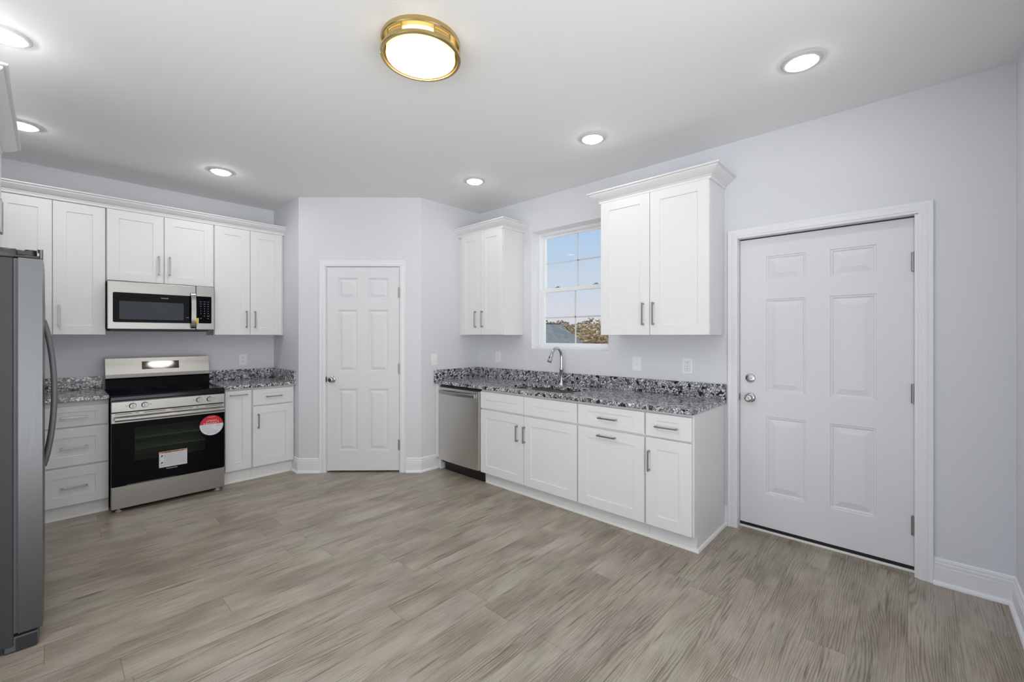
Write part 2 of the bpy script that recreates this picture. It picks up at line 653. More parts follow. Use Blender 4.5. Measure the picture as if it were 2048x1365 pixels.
# ------------------------------------------------------------------ room dimensions
CEIL = 2.815
XB = 3.416            # right wall (window, entry door)
YA = 5.316            # back wall (range)
XL = -.83             # left wall (fridge)
YR = -.383            # short return wall at the far right
PD = Vector((1.735, 4.600))      # pantry corner, left
PC = Vector((2.600, 3.704))      # pantry corner, right
PWX = PD.x
PSY = PC.y
E_ = (PC - PD).normalized()
DIAG_L = (PC - PD).length
DIAG_RZ = math.atan2(E_.y, E_.x)
XW, YW = -1.5, -.9   # floor and ceiling run on behind the camera; that side is open to the daylight
R_B = -PI / 2         # rotation of everything standing against the right wall


def wall(name, L, t, holes, loc, rz, mat='wall', h=CEIL, label=None):
    """wall panel: local x 0..L, face at y=0, body behind; holes (x0,x1,z0,z1) left open"""
    bm = nb()
    xs = sorted({0, L, *[q for a in holes for q in a[:2]]})
    zs = sorted({0, h, *[q for a in holes for q in a[2:]]})
    for xa, xb_ in zip(xs, xs[1:]):
        for za, zb in zip(zs, zs[1:]):
            cx, cz = (xa + xb_) / 2, (za + zb) / 2
            if any(a[0] < cx < a[1] and a[2] < cz < a[3] for a in holes):
                continue
            box(bm, xa, xb_, 0, t, za, zb)
    # drop the inner faces between neighbouring boxes
    bmesh.ops.remove_doubles(bm, verts=bm.verts, dist=1e-5)
    seen = {}
    for f in bm.faces:
        seen.setdefault(tuple(round(q, 4) for q in f.calc_center_median()), []).append(f)
    bmesh.ops.delete(bm, geom=[f for fs in seen.values() if len(fs) > 1 for f in fs], context='FACES_ONLY')
    o = obj(name, bm, M[mat], loc=loc, rot=(0, 0, rz))
    return tag(o, label, 'wall', kind='structure')


# floor and ceiling
bm = nb()
box(bm, XW, XB + .16, YW, YA + .16, -.12, 0)
tag(obj('floor', bm, M['floor']), 'grey brown wood plank vinyl floor', 'floor', kind='structure')
bm = nb()
box(bm, XW, XB + .16, YW, YA + .16, CEIL, CEIL + .1)
tag(obj('ceiling', bm, M['ceil']), 'flat white ceiling with recessed lights', 'ceiling', kind='structure')

# walls
DOOR_Y = (-.014, .944)          # entry door opening along y
WIN_Y, WIN_Z = (2.004, 2.913), (1.261, 2.474)
YTOP = YA + .14
wall('wall_right', YTOP - (YR - .12), .16,
     [(YTOP - WIN_Y[1], YTOP - WIN_Y[0], *WIN_Z), (YTOP - DOOR_Y[1], YTOP - DOOR_Y[0], 0, 2.113)],
     (XB, YTOP, 0), R_B, label='pale blue grey wall with the window and the entry door')
wall('wall_back', XB - (XL - .14), .14, [], (XL - .14, YA, 0), 0, label='pale blue grey wall behind the range')
wall('wall_pantry_left', YA - PD.y, .09, [], (PWX, YA, 0), R_B, label='short wall beside the right end of the range counter')
wall('wall_pantry_right', XB - PC.x, .09, [], (PC.x, PSY, 0), 0, label='short wall with light switch beside the dishwasher')
DS0, DS1 = .284, 1.024          # pantry door opening along the diagonal
wall('wall_pantry_front', DIAG_L, .09, [(DS0, DS1, 0, 2.108)], (PD.x, PD.y, 0), DIAG_RZ, label='angled corner wall with the narrow pantry door')
wall('wall_left', YA - 2.3, .14, [], (XL, 2.3, 0), PI / 2, label='wall behind the fridge')
wall('wall_near_right', XB - 1.9, .12, [], (XB, YR, 0), PI, label='wall at the right edge beside the entry door')

# baseboards with shoe moulding
BASE_PROF = [(0, 0), (.029, 0), (.029, .006), (.026, .014), (.020, .020), (.014, .022), (.014, .101), (.0095, .1035), (.0095, .107), (.0125, .109),
             (.0125, .121), (.0075, .1235), (.0075, .128), (.0095, .131), (.0075, .143), (0, .148)]


def baseboard(name, path, label):
    bm = nb()
    sweep(bm, path, BASE_PROF, lambda p, h: (p.x, p.y, h))
    return tag(obj(name, bm, M['trim'], smooth=35), label, 'baseboard', kind='structure')


pt = lambda s: tuple(PD + E_ * s)
baseboard('baseboard_pantry_left', [(PWX, 4.735), tuple(PD), pt(.219)], 'white baseboard left of the pantry door')
baseboard('baseboard_pantry_right', [pt(1.096), tuple(PC), (2.812, PSY)], 'white baseboard right of the pantry door')
baseboard('baseboard_right_gap', [(XB, 1.030), (XB, 1.0075)], 'sliver of white baseboard between end cabinet and entry door')
baseboard('baseboard_right', [(XB, -.0745), (XB, YR), (2.2, YR)], 'white baseboard right of the entry door')

# casings
CASE_PROF = [(0, 0), (0, .010), (.006, .012), (.010, .012), (.014, .0155), (.038, .0165), (.042, .0145), (.047, .0175), (.060, .0185), (.0635, .015), (.0635, 0)]


def casing(name, x0, x1, ztop, loc, rz, label):
    """door casing in the local x-z plane, sticking out towards -y"""
    bm = nb()
    path = [(x1, 0), (x1, ztop), (x0, ztop), (x0, 0)]
    sweep(bm, path, CASE_PROF, lambda p, h: (p.x, -h, p.y))
    return tag(obj(name, bm, M['trim'], loc=loc, rot=(0, 0, rz), smooth=30), label, 'door casing', kind='structure')


casing('trim_1', .276, 1.032, 2.108, (PD.x, PD.y, 0), DIAG_RZ, 'white casing around the pantry door')
casing('trim_2', YTOP - DOOR_Y[1], YTOP - DOOR_Y[0], 2.104, (XB, YTOP, 0), R_B, 'white casing around the entry door')


# ------------------------------------------------------------------ six panel doors
def panel_slab(bm, x0, x1, z0, z1, yf, yb, cells, big):
    xs = sorted({x0, x1, *[q for c in cells for q in c[:2]]})
    zs = sorted({z0, z1, *[q for c in cells for q in c[2:]]})

    def ring(c, ins, y):
        return [(c[0] + ins, y, c[2] + ins), (c[1] - ins, y, c[2] + ins), (c[1] - ins, y, c[3] - ins), (c[0] + ins, y, c[3] - ins)]
    k = 1.25 if big else 1.0
    steps = [(0, 0), (.003 * k, .0055), (.009 * k, .0045), (.014 * k, .0115), (.018 * k, .0115), (.044 * k, .0020), (.046 * k, .0010)]
    for xa, xb_ in zip(xs, xs[1:]):
        for za, zb in zip(zs, zs[1:]):
            cx, cz = (xa + xb_) / 2, (za + zb) / 2
            hit = [c for c in cells if c[0] < cx < c[1] and c[2] < cz < c[3]]
            if not hit:
                face(bm, [(xa, yf, za), (xb_, yf, za), (xb_, yf, zb), (xa, yf, zb)])
    for c in cells:
        prev = None
        for ins, dy in steps:
            cur = [bm.verts.new(p) for p in ring(c, ins, yf + dy)]
            if prev:
                for q in range(4):
                    bm.faces.new((prev[q], prev[(q + 1) % 4], cur[(q + 1) % 4], cur[q]))
            prev = cur
        bm.faces.new(prev)
    face(bm, [(x0, yb, z0), (x0, yb, z1), (x1, yb, z1), (x1, yb, z0)])
    for a, b_ in (((x0, z0), (x1, z0)), ((x1, z0), (x1, z1)), ((x1, z1), (x0, z1)), ((x0, z1), (x0, z0))):
        face(bm, [(a[0], yf, a[1]), (a[0], yb, a[1]), (b_[0], yb, b_[1]), (b_[0], yf, b_[1])])


def hinge(parent, x, yf, zc, hgt=.10, label=None):
    bm = nb()
    lathe(bm, [(0, -hgt / 2 - .004), (.005, -hgt / 2 - .002), (.0085, -hgt / 2), (.0085, hgt / 2), (.005, hgt / 2 + .002), (0, hgt / 2 + .004)], 14, (x, yf - .006, zc))
    box(bm, x - .001, x + .017, yf - .0015, yf + .0015, zc - hgt / 2, zc + hgt / 2)
    for q in (-.2, .2):
        lathe(bm, [(.0089, -.001), (.0089, .001)], 14, (x, yf - .006, zc + q * hgt))
    return obj('hinge', bm, M['nickel'], parent, smooth=40)


def door_knob(parent, x, yf, z, button):
    bm = nb()
    lathe(bm, [(.0335, 0), (.0335, -.004), (.029, -.009), (.016, -.012)], 36, (x, yf, z), 'y', cap0=True, cap1=True)
    r = obj('rosette', bm, M['knob'], parent, smooth=40)
    bm = nb()
    lathe(bm, [(.013, 0), (.012, -.02), (.018, -.028), (.026, -.036), (.0285, -.046), (.026, -.054), (.017, -.060), (.012, -.060), (0, -.059)], 36, (x, yf - .010, z), 'y')
    k = obj('knob', bm, M['knob'], parent, smooth=50)
    if button:
        bm = nb()
        box(bm, x - .009, x + .009, yf - .0745, yf - .069, z - .002, z + .002, .0008)
        obj('turn_button', bm, M['print'], k)
    return k


# pantry door (local x along the angled wall)
d1 = thing('door_1', 'narrow white six panel pantry door in the angled corner wall', 'door', (PD.x, PD.y, 0), DIAG_RZ, kind='structure')
bm = nb()
cells = []
for xa, xb_ in ((.400, .597), (.710, .912)):
    cells += [(xa, xb_, 1.775, 1.990), (xa, xb_, 1.030, 1.664), (xa, xb_, .222, .855)]
panel_slab(bm, .2875, 1.0205, .018, 2.102, .002, .037, cells, False)
obj('door_slab', bm, M['door'], d1)
bm = nb()
for a in ((DS0 - .0, DS0 + .001, .0), (DS1 - .001, DS1, .0)):
    box(bm, a[0], a[1], .001, .088, 0, 2.107)
box(bm, DS0, DS1, .001, .088, 2.1055, 2.107)
box(bm, DS0 + .001, DS0 + .012, .042, .088, 0, 2.105)
box(bm, DS1 - .012, DS1 - .001, .042, .088, 0, 2.105)
obj('jamb', bm, M['trim'], d1)
door_knob(d1, .343, .002, .952, False)
for z in (1.842, 1.061, .281):
    hinge(d1, 1.0225, .000, z)
bm = nb()
box(bm, .279, .2862, -.0115, .0, .925, .980, .003)
obj('strike_plate', bm, M['slot'], d1)
bm = nb()
box(bm, DS0, DS1, .088, .0885, 0, 2.107)
obj('dark_interior', bm, M['slot'], d1)

# entry door (local x = YTOP - y, local y = x - XB)
d2 = thing('door_2', 'wide white six panel entry door with deadbolt at the right', 'door', (XB, YTOP, 0), R_B, kind='structure')
U = lambda y: YTOP - y
YF = .052
bm = nb()
cells = []
for ya, yb_ in ((.772, .536), (.404, .172)):
    cells += [(U(ya), U(yb_), 1.780, 1.960), (U(ya), U(yb_), .997, 1.657), (U(ya), U(yb_), .275, .826)]
panel_slab(bm, U(.940), U(.0035), .040, 2.094, YF, YF + .044, cells, True)
obj('door_slab', bm, M['door'], d2)
bm = nb()
box(bm, U(DOOR_Y[1]), U(DOOR_Y[1]) + .0015, 0, .155, 0, 2.112)
box(bm, U(DOOR_Y[0]) - .0165, U(DOOR_Y[0]), 0, .155, 0, 2.112)
box(bm, U(DOOR_Y[1]), U(DOOR_Y[0]), 0, .155, 2.1025, 2.112)
obj('jamb', bm, M['trim'], d2)
bm = nb()
box(bm, U(DOOR_Y[1]) + .0015, U(DOOR_Y[1]) + .0035, YF + .004, .150, 0, 2.10)
box(bm, U(DOOR_Y[0]) - .0175, U(DOOR_Y[0]) - .0160, YF + .004, .150, 0, 2.10)
box(bm, U(DOOR_Y[1]), U(DOOR_Y[0]), YF + .006, .150, 2.0955, 2.1025)
box(bm, U(DOOR_Y[1]), U(DOOR_Y[0]), YF + .048, .150, .0, 2.10)
obj('weatherstrip', bm, M['black'], d2)
bm = nb()
box(bm, U(DOOR_Y[1]) + .002, U(DOOR_Y[0]) - .0165, YF + .004, .1, .018, .039)
obj('door_sweep', bm, M['black'], d2)
kn = door_knob(d2, U(.872), YF, .950, True)
bm = nb()
lathe(bm, [(.0325, 0), (.0325, -.006), (.029, -.012), (.020, -.014), (0, -.014)], 36, (U(.872), YF, 1.091), 'y', cap0=True)
db = obj('deadbolt', bm, M['knob'], d2, smooth=40)
bm = nb()
box(bm, U(.872) - .017, U(.872) + .017, YF - .024, YF - .013, 1.087, 1.095, .003)
obj('thumb_turn', bm, M['knob'], db)
for z in (1.833, 1.057, .282):
    hinge(d2, U(.0085), YF - .004, z, .11)
bm = nb()
box(bm, U(.9435), U(.9385), YF - .012, YF - .002, .925, .975, .003)
obj('strike_plate', bm, M['slot'], d2)
# threshold
bm = nb()
box(bm, U(DOOR_Y[1]) + .001, U(DOOR_Y[0]) - .001, .048, .12, .0, .016, .003)
tag(obj('trim_3', bm, M['caulk'], loc=(XB, YTOP, 0), rot=(0, 0, R_B)), 'white threshold strip under the entry door', 'threshold', kind='structure')

# ------------------------------------------------------------------ window
w1 = thing('window_1', 'white double hung window above the sink with grid bars', 'window', (XB, YTOP, 0), R_B, kind='structure')
wx0, wx1 = U(WIN_Y[1]), U(WIN_Y[0])
wz0, wz1 = WIN_Z
bm = nb()                                                    # painted return of the opening
for a in ((wx0, wx0 + .002, 0, .16, wz0, wz1), (wx1 - .002, wx1, 0, .16, wz0, wz1), (wx0, wx1, 0, .16, wz1 - .002, wz1), (wx0, wx1, 0, .16, wz0, wz0 + .002)):
    box(bm, *a)
obj('reveal', bm, M['trim'], w1)
bm = nb()
f = .026
ya, yb_ = .118, .200
fx0, fx1, fz0, fz1 = wx0 + .002, wx1 - .002, wz0 + .002, wz1 - .002
for a in ((fx0, fx0 + f, fz0, fz1), (fx1 - f, fx1, fz0, fz1), (fx0 + f, fx1 - f, fz1 - f, fz1), (fx0 + f, fx1 - f, fz0, fz0 + .020)):
    box(bm, a[0], a[1], ya, yb_, a[2], a[3], .002)
box(bm, fx0 + f, fx0 + f + .006, ya + .035, ya + .045, fz0, fz1 - f)
box(bm, fx1 - f - .006, fx1 - f, ya + .035, ya + .045, fz0, fz1 - f)
obj('frame', bm, M['vinyl'], w1)


def sash(name, za, zb, yf, st, rt, rb):
    x0, x1 = fx0 + f + .001, fx1 - f - .001
    bm = nb()
    t = .030
    box(bm, x0, x0 + st, yf, yf + t, za, zb, .002)
    box(bm, x1 - st, x1, yf, yf + t, za, zb, .002)
    box(bm, x0 + st, x1 - st, yf, yf + t, zb - rt, zb, .002)
    box(bm, x0 + st, x1 - st, yf, yf + t, za, za + rb, .002)
    s = obj(name, bm, M['vinyl'], w1)
    bm = nb()
    box(bm, x0 + st - .004, x1 - st + .004, yf + .012, yf + .016, za + rb - .004, zb - rt + .004)
    obj('pane', bm, M['glass'], s)
    bm = nb()
    xm, zm = (x0 + x1) / 2, (za + rb + zb - rt) / 2
    box(bm, xm - .008, xm + .008, yf + .0165, yf + .023, za + rb, zb - rt, .002)
    box(bm, x0 + st, x1 - st, yf + .0165, yf + .023, zm - .008, zm + .008, .002)
    obj('grid_bar', bm, M['vinyl'], s)
    return s


lower = sash('lower_sash', fz0 + .020, 1.888, ya + .003, .046, .040, .040)
upper = sash('upper_sash', 1.852, fz1 - f, ya + .048, .024, .022, .034)
for q in (.26, .76):
    bm = nb()
    cx = fx0 + (fx1 - fx0) * q
    box(bm, cx - .030, cx + .030, ya + .008, ya + .028, 1.888, 1.894, .002)
    lathe(bm, [(.012, 0), (.012, .008), (.006, .011), (0, .011)], 16, (cx, ya + .018, 1.893))
    box(bm, cx - .005, cx + .026, ya + .006, ya + .014, 1.895, 1.902, .002)
    obj('sash_lock', bm, M['nickel'], lower, smooth=40)
bm = nb()
box(bm, fx0 + .30, fx0 + .40, ya - .004, ya + .002, fz1 - .012, fz1 - .002, .001)
obj('latch_strip', bm, M['vinyl'], w1)


# ------------------------------------------------------------------ cabinets
def shaker(bm, x0, x1, z0, z1, y0, t=.019, sx=.073, st=.073, sb=.073, rec=.0065):
    """five piece door front: face at y0, body back to y0+t"""
    c = .0016
    yf, yb = y0, y0 + t
    O = [(x0, z0), (x1, z0), (x1, z1), (x0, z1)]
    C = [(x0 + c, z0 + c), (x1 - c, z0 + c), (x1 - c, z1 - c), (x0 + c, z1 - c)]
    I = [(x0 + sx, z0 + sb), (x1 - sx, z0 + sb), (x1 - sx, z1 - st), (x0 + sx, z1 - st)]
    k = .0012
    I2 = [(x0 + sx + k, z0 + sb + k), (x1 - sx - k, z0 + sb + k), (x1 - sx - k, z1 - st - k), (x0 + sx + k, z1 - st - k)]
    rings = [[bm.verts.new((p[0], y, p[1])) for p in R] for R, y in ((O, yb), (O, yf + c), (C, yf), (I, yf), (I2, yf + rec))]
    for A, B in zip(rings, rings[1:]):
        for q in range(4):
            bm.faces.new((A[q], A[(q + 1) % 4], B[(q + 1) % 4], B[q]))
    bm.faces.new(rings[-1])
    bm.faces.new(list(reversed(rings[0])))


def pull(parent, x, z, y0, L, vertical):
    bm = nb()
    w, off = .0095, .032
    h = L / 2
    if vertical:
        box(bm, x - w / 2, x + w / 2, y0 - off, y0 - off + w, z - h, z + h, .0012)
        for s in (-1, 1):
            zz = z + s * (h - .008)
            box(bm, x - w / 2, x + w / 2, y0 - off + w * .5, y0, zz - .007, zz + .007, .0012)
    else:
        box(bm, x - h, x + h, y0 - off, y0 - off + w, z - w / 2, z + w / 2, .0012)
        for s in (-1, 1):
            xx = x + s * (h - .008)
            box(bm, xx - .007, xx + .007, y0 - off + w * .5, y0, z - w / 2, z + w / 2, .0012)
    return obj('handle', bm, M['nickel'], parent)


FR = .020       # door face stands this far in front of the face frame


def front(parent, kind, x0, x1, z0, z1, hnd=None, narrow=.073):
    bm = nb()
    if kind == 'drawer':
        hh = z1 - z0
        rail = .045 if hh < .2 else .073
        shaker(bm, x0, x1, z0, z1, -FR, sx=narrow, st=rail, sb=rail)
    else:
        shaker(bm, x0, x1, z0, z1, -FR, sx=narrow)
    d = obj(kind if kind != 'false_front' else 'drawer_front', bm, M['cab'], parent)
    if hnd:
        pull(d, hnd[0], hnd[1], -FR, hnd[2], hnd[3])
    return d


def carcass(parent, W, depth, z0, z1, toe=None, x0=0.0):
    """body with a face frame set just behind the doors"""
    bm = nb()
    box(bm, x0, W, 0, depth, z0, z1, .001)
    b = obj('cabinet_body', bm, M['cab'], parent)
    if toe is not None:
        bm = nb()
        box(bm, x0, W, toe, toe + .015, 0, z0)
        obj('toe_kick', bm, M['cab'], parent)
    return b


UB, UT = 1.408, 2.492       # wall cabinet doors, bottom and top
HU, HL = .172, .146         # handle lengths, wall and base cabinets
yA = 5.002 + FR             # face frame plane of the back wall uppers
depA = YA - .002 - yA
# back wall uppers (local x = world x - origin)
c1 = thing('wall_cabinet', 'white two door wall cabinet above the drawer counter, left of the microwave', 'cabinet', (-.300, yA, UB - .004), 0, 'wall cabinets along the back wall')
zT = UT - UB + .012
carcass(c1, .624, depA, 0, zT)
for xa, xb_, hx in ((.010, .313, .272), (.3175, .621, .352)):
    front(c1, 'door', xa, xb_, .004, UT - UB - .012, (hx, .155, HU, True), .075)
c2 = thing('wall_cabinet', 'short white two door wall cabinet directly above the microwave', 'cabinet', (.3265, yA, 1.866), 0, 'wall cabinets along the back wall')
carcass(c2, .768, depA, 0, UT - 1.866 + .008)
front(c2, 'door', .005, .3835, .007, UT - 1.866 - .012, (.3475, .165, HU, True), .076)
front(c2, 'door', .3875, .764, .007, UT - 1.866 - .012, (.4255, .168, HU, True), .076)
c3 = thing('wall_cabinet', 'white two door wall cabinet right of the microwave, at the pantry corner', 'cabinet', (1.0965, yA, UB - .004), 0, 'wall cabinets along the back wall')
carcass(c3, PWX - .001 - 1.0965, depA, 0, zT)
front(c3, 'door', .004, .3105, .004, UT - UB - .008, (.2765, .162, HU, True), .080)
front(c3, 'door', .3145, .6165, .004, UT - UB - .008, (.3545, .162, HU, True), .075)

CROWN = [(0, 0), (.010, 0), (.012, .004), (.012, .018), (.018, .020), (.018, .026), (.026, .030), (.040, .037), (.054, .048), (.066, .058), (.070, .062), (.070, .070), (.082, .072), (.085, .075), (.085, .082), (0, .082)]
CZ = 2.482


def crown(name, path, label, parent=None):
    """path in world x-y, the moulding sticks out to the right of travel"""
    bm = nb()
    sweep(bm, path, CROWN, lambda p, h: (p.x, p.y, CZ + h))
    o = obj(name, bm, M['cab'], smooth=35)
    return tag(o, label, 'crown moulding')


def crown_part(parent, path):
    bm = nb()
    inv = Matrix.Translation(parent.location) @ Matrix.Rotation(parent.rotation_euler.z, 4, 'Z')
    inv = inv.inverted()
    sweep(bm, path, CROWN, lambda p, h: inv @ Vector((p.x, p.y, CZ + h)))
    return obj('crown_moulding', bm, M['cab'], parent, smooth=35)


yc = yA - .012
# travel so that the room side lies to the right: from right (pantry) to left is -x, right of travel is +y -> use +x travel
crown('crown_moulding', [(XL, yc), (PWX - .001, yc)], 'long white crown moulding along the back wall cabinets')

# right wall uppers: local x = y_left - y, local y = x - frame
xB_f = 3.096 + FR
depB = XB - .002 - xB_f
c4 = thing('wall_cabinet', 'small white two door wall cabinet left of the window', 'cabinet', (xB_f, PSY - .001, UB - .002), R_B, 'wall cabinets on the window wall')
y0 = PSY - .001
carcass(c4, y0 - 3.022, depB, 0, zT)
front(c4, 'door', y0 - 3.652, y0 - 3.343, .004, UT - UB, (y0 - 3.418 + .004, .166, HU, True), .073)
front(c4, 'door', y0 - 3.339, y0 - 3.026, .004, UT - UB, (y0 - 3.340 + .03, .166, HU, True), .073)
c5 = thing('wall_cabinet', 'large white two door wall cabinet between the window and the entry door', 'cabinet', (xB_f, 1.893, UB - .004), R_B, 'wall cabinets on the window wall')
y0 = 1.893
carcass(c5, y0 - 1.033, depB, 0, zT)
front(c5, 'door', y0 - 1.891, y0 - 1.469, .000, UT - UB - .002, (y0 - 1.516, .160, HU, True), .077)
front(c5, 'door', y0 - 1.465, y0 - 1.035, .000, UT - UB - .002, (y0 - 1.434, .160, HU, True), .077)
xc = xB_f - .012
crown_part(c4, [(xc, PSY - .001), (xc, 3.022), (XB - .001, 3.022)])
crown_part(c5, [(XB - .001, 1.893), (xc, 1.893), (xc, 1.033), (XB - .001, 1.033)])

# cabinet above the fridge (left wall): local x = y - y0, local y = X0 - x
c6 = thing('wall_cabinet', 'deep white wall cabinet above the fridge at the left edge', 'cabinet', (-.218, 2.925, 1.852), PI / 2)
carcass(c6, 1.075, .608, 0, UT - 1.852 + .006)
front(c6, 'door', .004, .535, .004, UT - 1.852 - .012, (.497, .162, HU, True), .075)
front(c6, 'door', .539, 1.071, .004, UT - 1.852 - .012, (.577, .162, HU, True), .075)
crown_part(c6, [(XL + .002, 2.925), (-.206, 2.925), (-.206, 4.0), (XL + .002, 4.0)])

# ------------------------------------------------------------------ base cabinets
BT, BB = .893, .108         # body top and bottom
yAb = 4.70 + FR
depAb = YA - .002 - yAb
b1 = thing('base_cabinet', 'white three drawer base cabinet left of the range', 'cabinet', (-.064, yAb, 0), 0, 'base cabinets along the back wall')
carcass(b1, .387, depAb, BB, BT, .020)
for za, zb, hz in ((.704, .858, .7765), (.406, .692, .5445), (.106, .392, .2425)):
    front(b1, 'drawer', .004, .385, za, zb, (.1945, hz, HL, False), .076)
b0 = thing('base_cabinet', 'plain white corner base cabinet half hidden behind the fridge', 'cabinet', (XL + .002, yAb, 0), 0, 'base cabinets along the back wall')
carcass(b0, -.066 - XL - .002, depAb, BB, BT, .020)
b2 = thing('base_cabinet', 'narrow white base cabinet with one tall door right of the range', 'cabinet', (1.106, yAb, 0), 0, 'base cabinets along the back wall')
carcass(b2, .235, depAb, BB, BT, .020)
front(b2, 'door', .011, .228, .120, .875, (.1185, .834, HL, False), .076)
b3 = thing('base_cabinet', 'white base cabinet with one drawer and one door beside the pantry corner', 'cabinet', (1.3425, yAb, 0), 0, 'base cabinets along the back wall')
carcass(b3, PWX - .001 - 1.3425, depAb, BB, BT, .020)
front(b3, 'drawer', .0055, .379, .719, .873, (.1925, .796, HL, False), .076)
front(b3, 'door', .0055, .379, .120, .708, (.0505, .563, .142, True), .076)

xBb = 2.78 + FR
depBb = XB - .002 - xBb
TK = .050
s1 = thing('base_cabinet', 'white sink base cabinet with two doors under two blank drawer fronts', 'cabinet', (xBb, 3.007, 0), R_B, 'base cabinets along the window wall')
y0 = 3.007
carcass(s1, y0 - 1.9075, depBb, BB, .66, TK)
bm = nb()
box(bm, 0, y0 - 1.9075, 0, .019, .66, BT)
box(bm, 0, .018, .019, depBb, .66, BT)
box(bm, y0 - 1.9075 - .018, y0 - 1.9075, .019, depBb, .66, BT)
obj('face_frame', bm, M['cab'], s1)
front(s1, 'false_front', y0 - 3.003, y0 - 2.460, .719, .874, None, .076)
front(s1, 'false_front', y0 - 2.455, y0 - 1.911, .719, .874, None, .076)
front(s1, 'door', y0 - 3.003, y0 - 2.460, .112, .703, (y0 - 2.528, .548, .142, True), .076)
front(s1, 'door', y0 - 2.455, y0 - 1.911, .112, .703, (y0 - 2.445, .5485, .142, True), .076)
s2 = thing('base_cabinet', 'white pull out base cabinet with handles on drawer and tall front', 'cabinet', (xBb, 1.906, 0), R_B, 'base cabinets along the window wall')
y0 = 1.906
carcass(s2, y0 - 1.3515, depBb, BB, BT, TK)
front(s2, 'drawer', y0 - 1.900, y0 - 1.357, .720, .874, (y0 - 1.637, .792, .150, False), .084)
front(s2, 'door', y0 - 1.900, y0 - 1.357, .112, .704, (y0 - 1.645, .661, .150, False), .080)
s3 = thing('base_cabinet', 'white end base cabinet with one drawer and door beside the entry door', 'cabinet', (xBb, 1.350, 0), R_B, 'base cabinets along the window wall')
y0 = 1.350
carcass(s3, y0 - 1.030, depBb, BB, BT, TK)
front(s3, 'drawer', y0 - 1.345, y0 - 1.036, .719, .874, (y0 - 1.199, .790, .152, False), .080)
front(s3, 'door', y0 - 1.345, y0 - 1.036, .113, .707, (y0 - 1.318, .5515, .142, True), .080)
bm = nb()
box(bm, y0 - 1.030, y0 - 1.0265, .002, depBb, BB, BT - .001)
box(bm, y0 - 1.030, y0 - 1.0265, TK, depBb, 0, BB)
obj('end_panel', bm, M['cab'], s3)
# white filler post left of the dishwasher
bm = nb()
box(bm, 2.782, 2.802, 3.650, 3.700, .125, .892, .001)
box(bm, 2.802, XB - .01, 3.640, 3.658, .0, .892)
box(bm, 2.815, 2.835, 3.655, 3.700, 0, .125)
tag(obj('cabinet_filler', bm, M['cab']), 'white filler strip between pantry wall and dishwasher', 'cabinet filler')


# shoe mouldings along the cabinets
SHOE = [(0, 0), (.015, 0), (.014, .008), (.010, .015), (.004, .019), (0, .020)]


def shoe(name, path, label):
    bm = nb()
    sweep(bm, path, SHOE, lambda p, h: (p.x, p.y, h))
    tag(obj(name, bm, M['caulk'], smooth=40), label, 'shoe moulding', kind='structure')


ys = yAb + .020
shoe('trim_4', [(XL + .01, ys), (.322, ys)], 'shoe moulding under the three drawer cabinet')
shoe('trim_5', [(1.108, ys), (PWX - .03, ys)], 'shoe moulding under the cabinets right of the range')
xs_ = xBb + TK
shoe('trim_6', [(xs_, 2.990), (xs_, 1.0265), (XB - .030, 1.0265)], 'shoe moulding around the sink cabinets')

# ------------------------------------------------------------------ countertops
CT, CB = .928, .895


def rounded_slab(bm, outline, z0, z1, hole=None, r=.004):
    """plan outline (counter clockwise) with softened top and bottom edges, optional hole outline"""
    def insets(P, d):
        n = len(P)
        out = []
        for i in range(n):
            a, b, c = Vector(P[i - 1]), Vector(P[i]), Vector(P[(i + 1) % n])
            n1 = (b - a).normalized()
            n2 = (c - b).normalized()
            n1 = Vector((-n1.y, n1.x))
            n2 = Vector((-n2.y, n2.x))
            m = n1 + n2
            m = m / max(1e-6, m.dot(n1))
            out.append(b + m * d)
        return out
    lv = [(z0, r), (z0 + r, 0), (z1 - r, 0), (z1 - r * .3, r * .3), (z1, r)]
    tops = []
    for P in ([outline] + ([hole] if hole else [])):
        rings = [[bm.verts.new((p.x, p.y, z)) for p in insets(P, d)] for z, d in lv]
        for A, B in zip(rings, rings[1:]):
            for k in range(len(P)):
                bm.faces.new((A[k], A[(k + 1) % len(P)], B[(k + 1) % len(P)], B[k]))
        tops.append((rings[0], rings[-1]))
    for w in (0, 1):
        edges = []
        for t in tops:
            vs = t[w]
            for k in range(len(vs)):
                e = bm.edges.get((vs[k], vs[(k + 1) % len(vs)]))
                edges.append(e)
        bmesh.ops.triangle_fill(bm, use_beauty=True, use_dissolve=False, edges=edges)


def splash(parent, x0, x1, y0, y1, z1=1.038):
    bm = nb()
    box(bm, x0, x1, y0, y1, CT, z1, .002)
    return obj('backsplash', bm, M['granite'], parent)


ct1 = thing('countertop', 'grey speckled granite countertop between fridge and range', 'countertop', (0, 0, 0), 0, 'granite countertops')
bm = nb()
rounded_slab(bm, [(XL + .002, 4.672), (.3215, 4.672), (.3215, YA - .002), (XL + .002, YA - .002)], CB, CT)
obj('slab', bm, M['granite'], ct1)
splash(ct1, XL + .002, .3215, YA - .022, YA - .002)
ct2 = thing('countertop', 'small grey speckled granite countertop right of the range', 'countertop', (0, 0, 0), 0, 'granite countertops')
bm = nb()
rounded_slab(bm, [(1.092, 4.672), (PWX - .001, 4.672), (PWX - .001, YA - .002), (1.092, YA - .002)], CB, CT)
obj('slab', bm, M['granite'], ct2)
splash(ct2, 1.092, PWX - .001, YA - .022, YA - .002)
splash(ct2, PWX - .021, PWX - .001, 4.674, YA - .022)
ct3 = thing('countertop', 'long grey speckled granite countertop with the sink cutout under the window', 'countertop', (0, 0, 0), 0, 'granite countertops')
SX0, SX1, SY0, SY1 = 2.862, 3.232, 2.070, 2.790


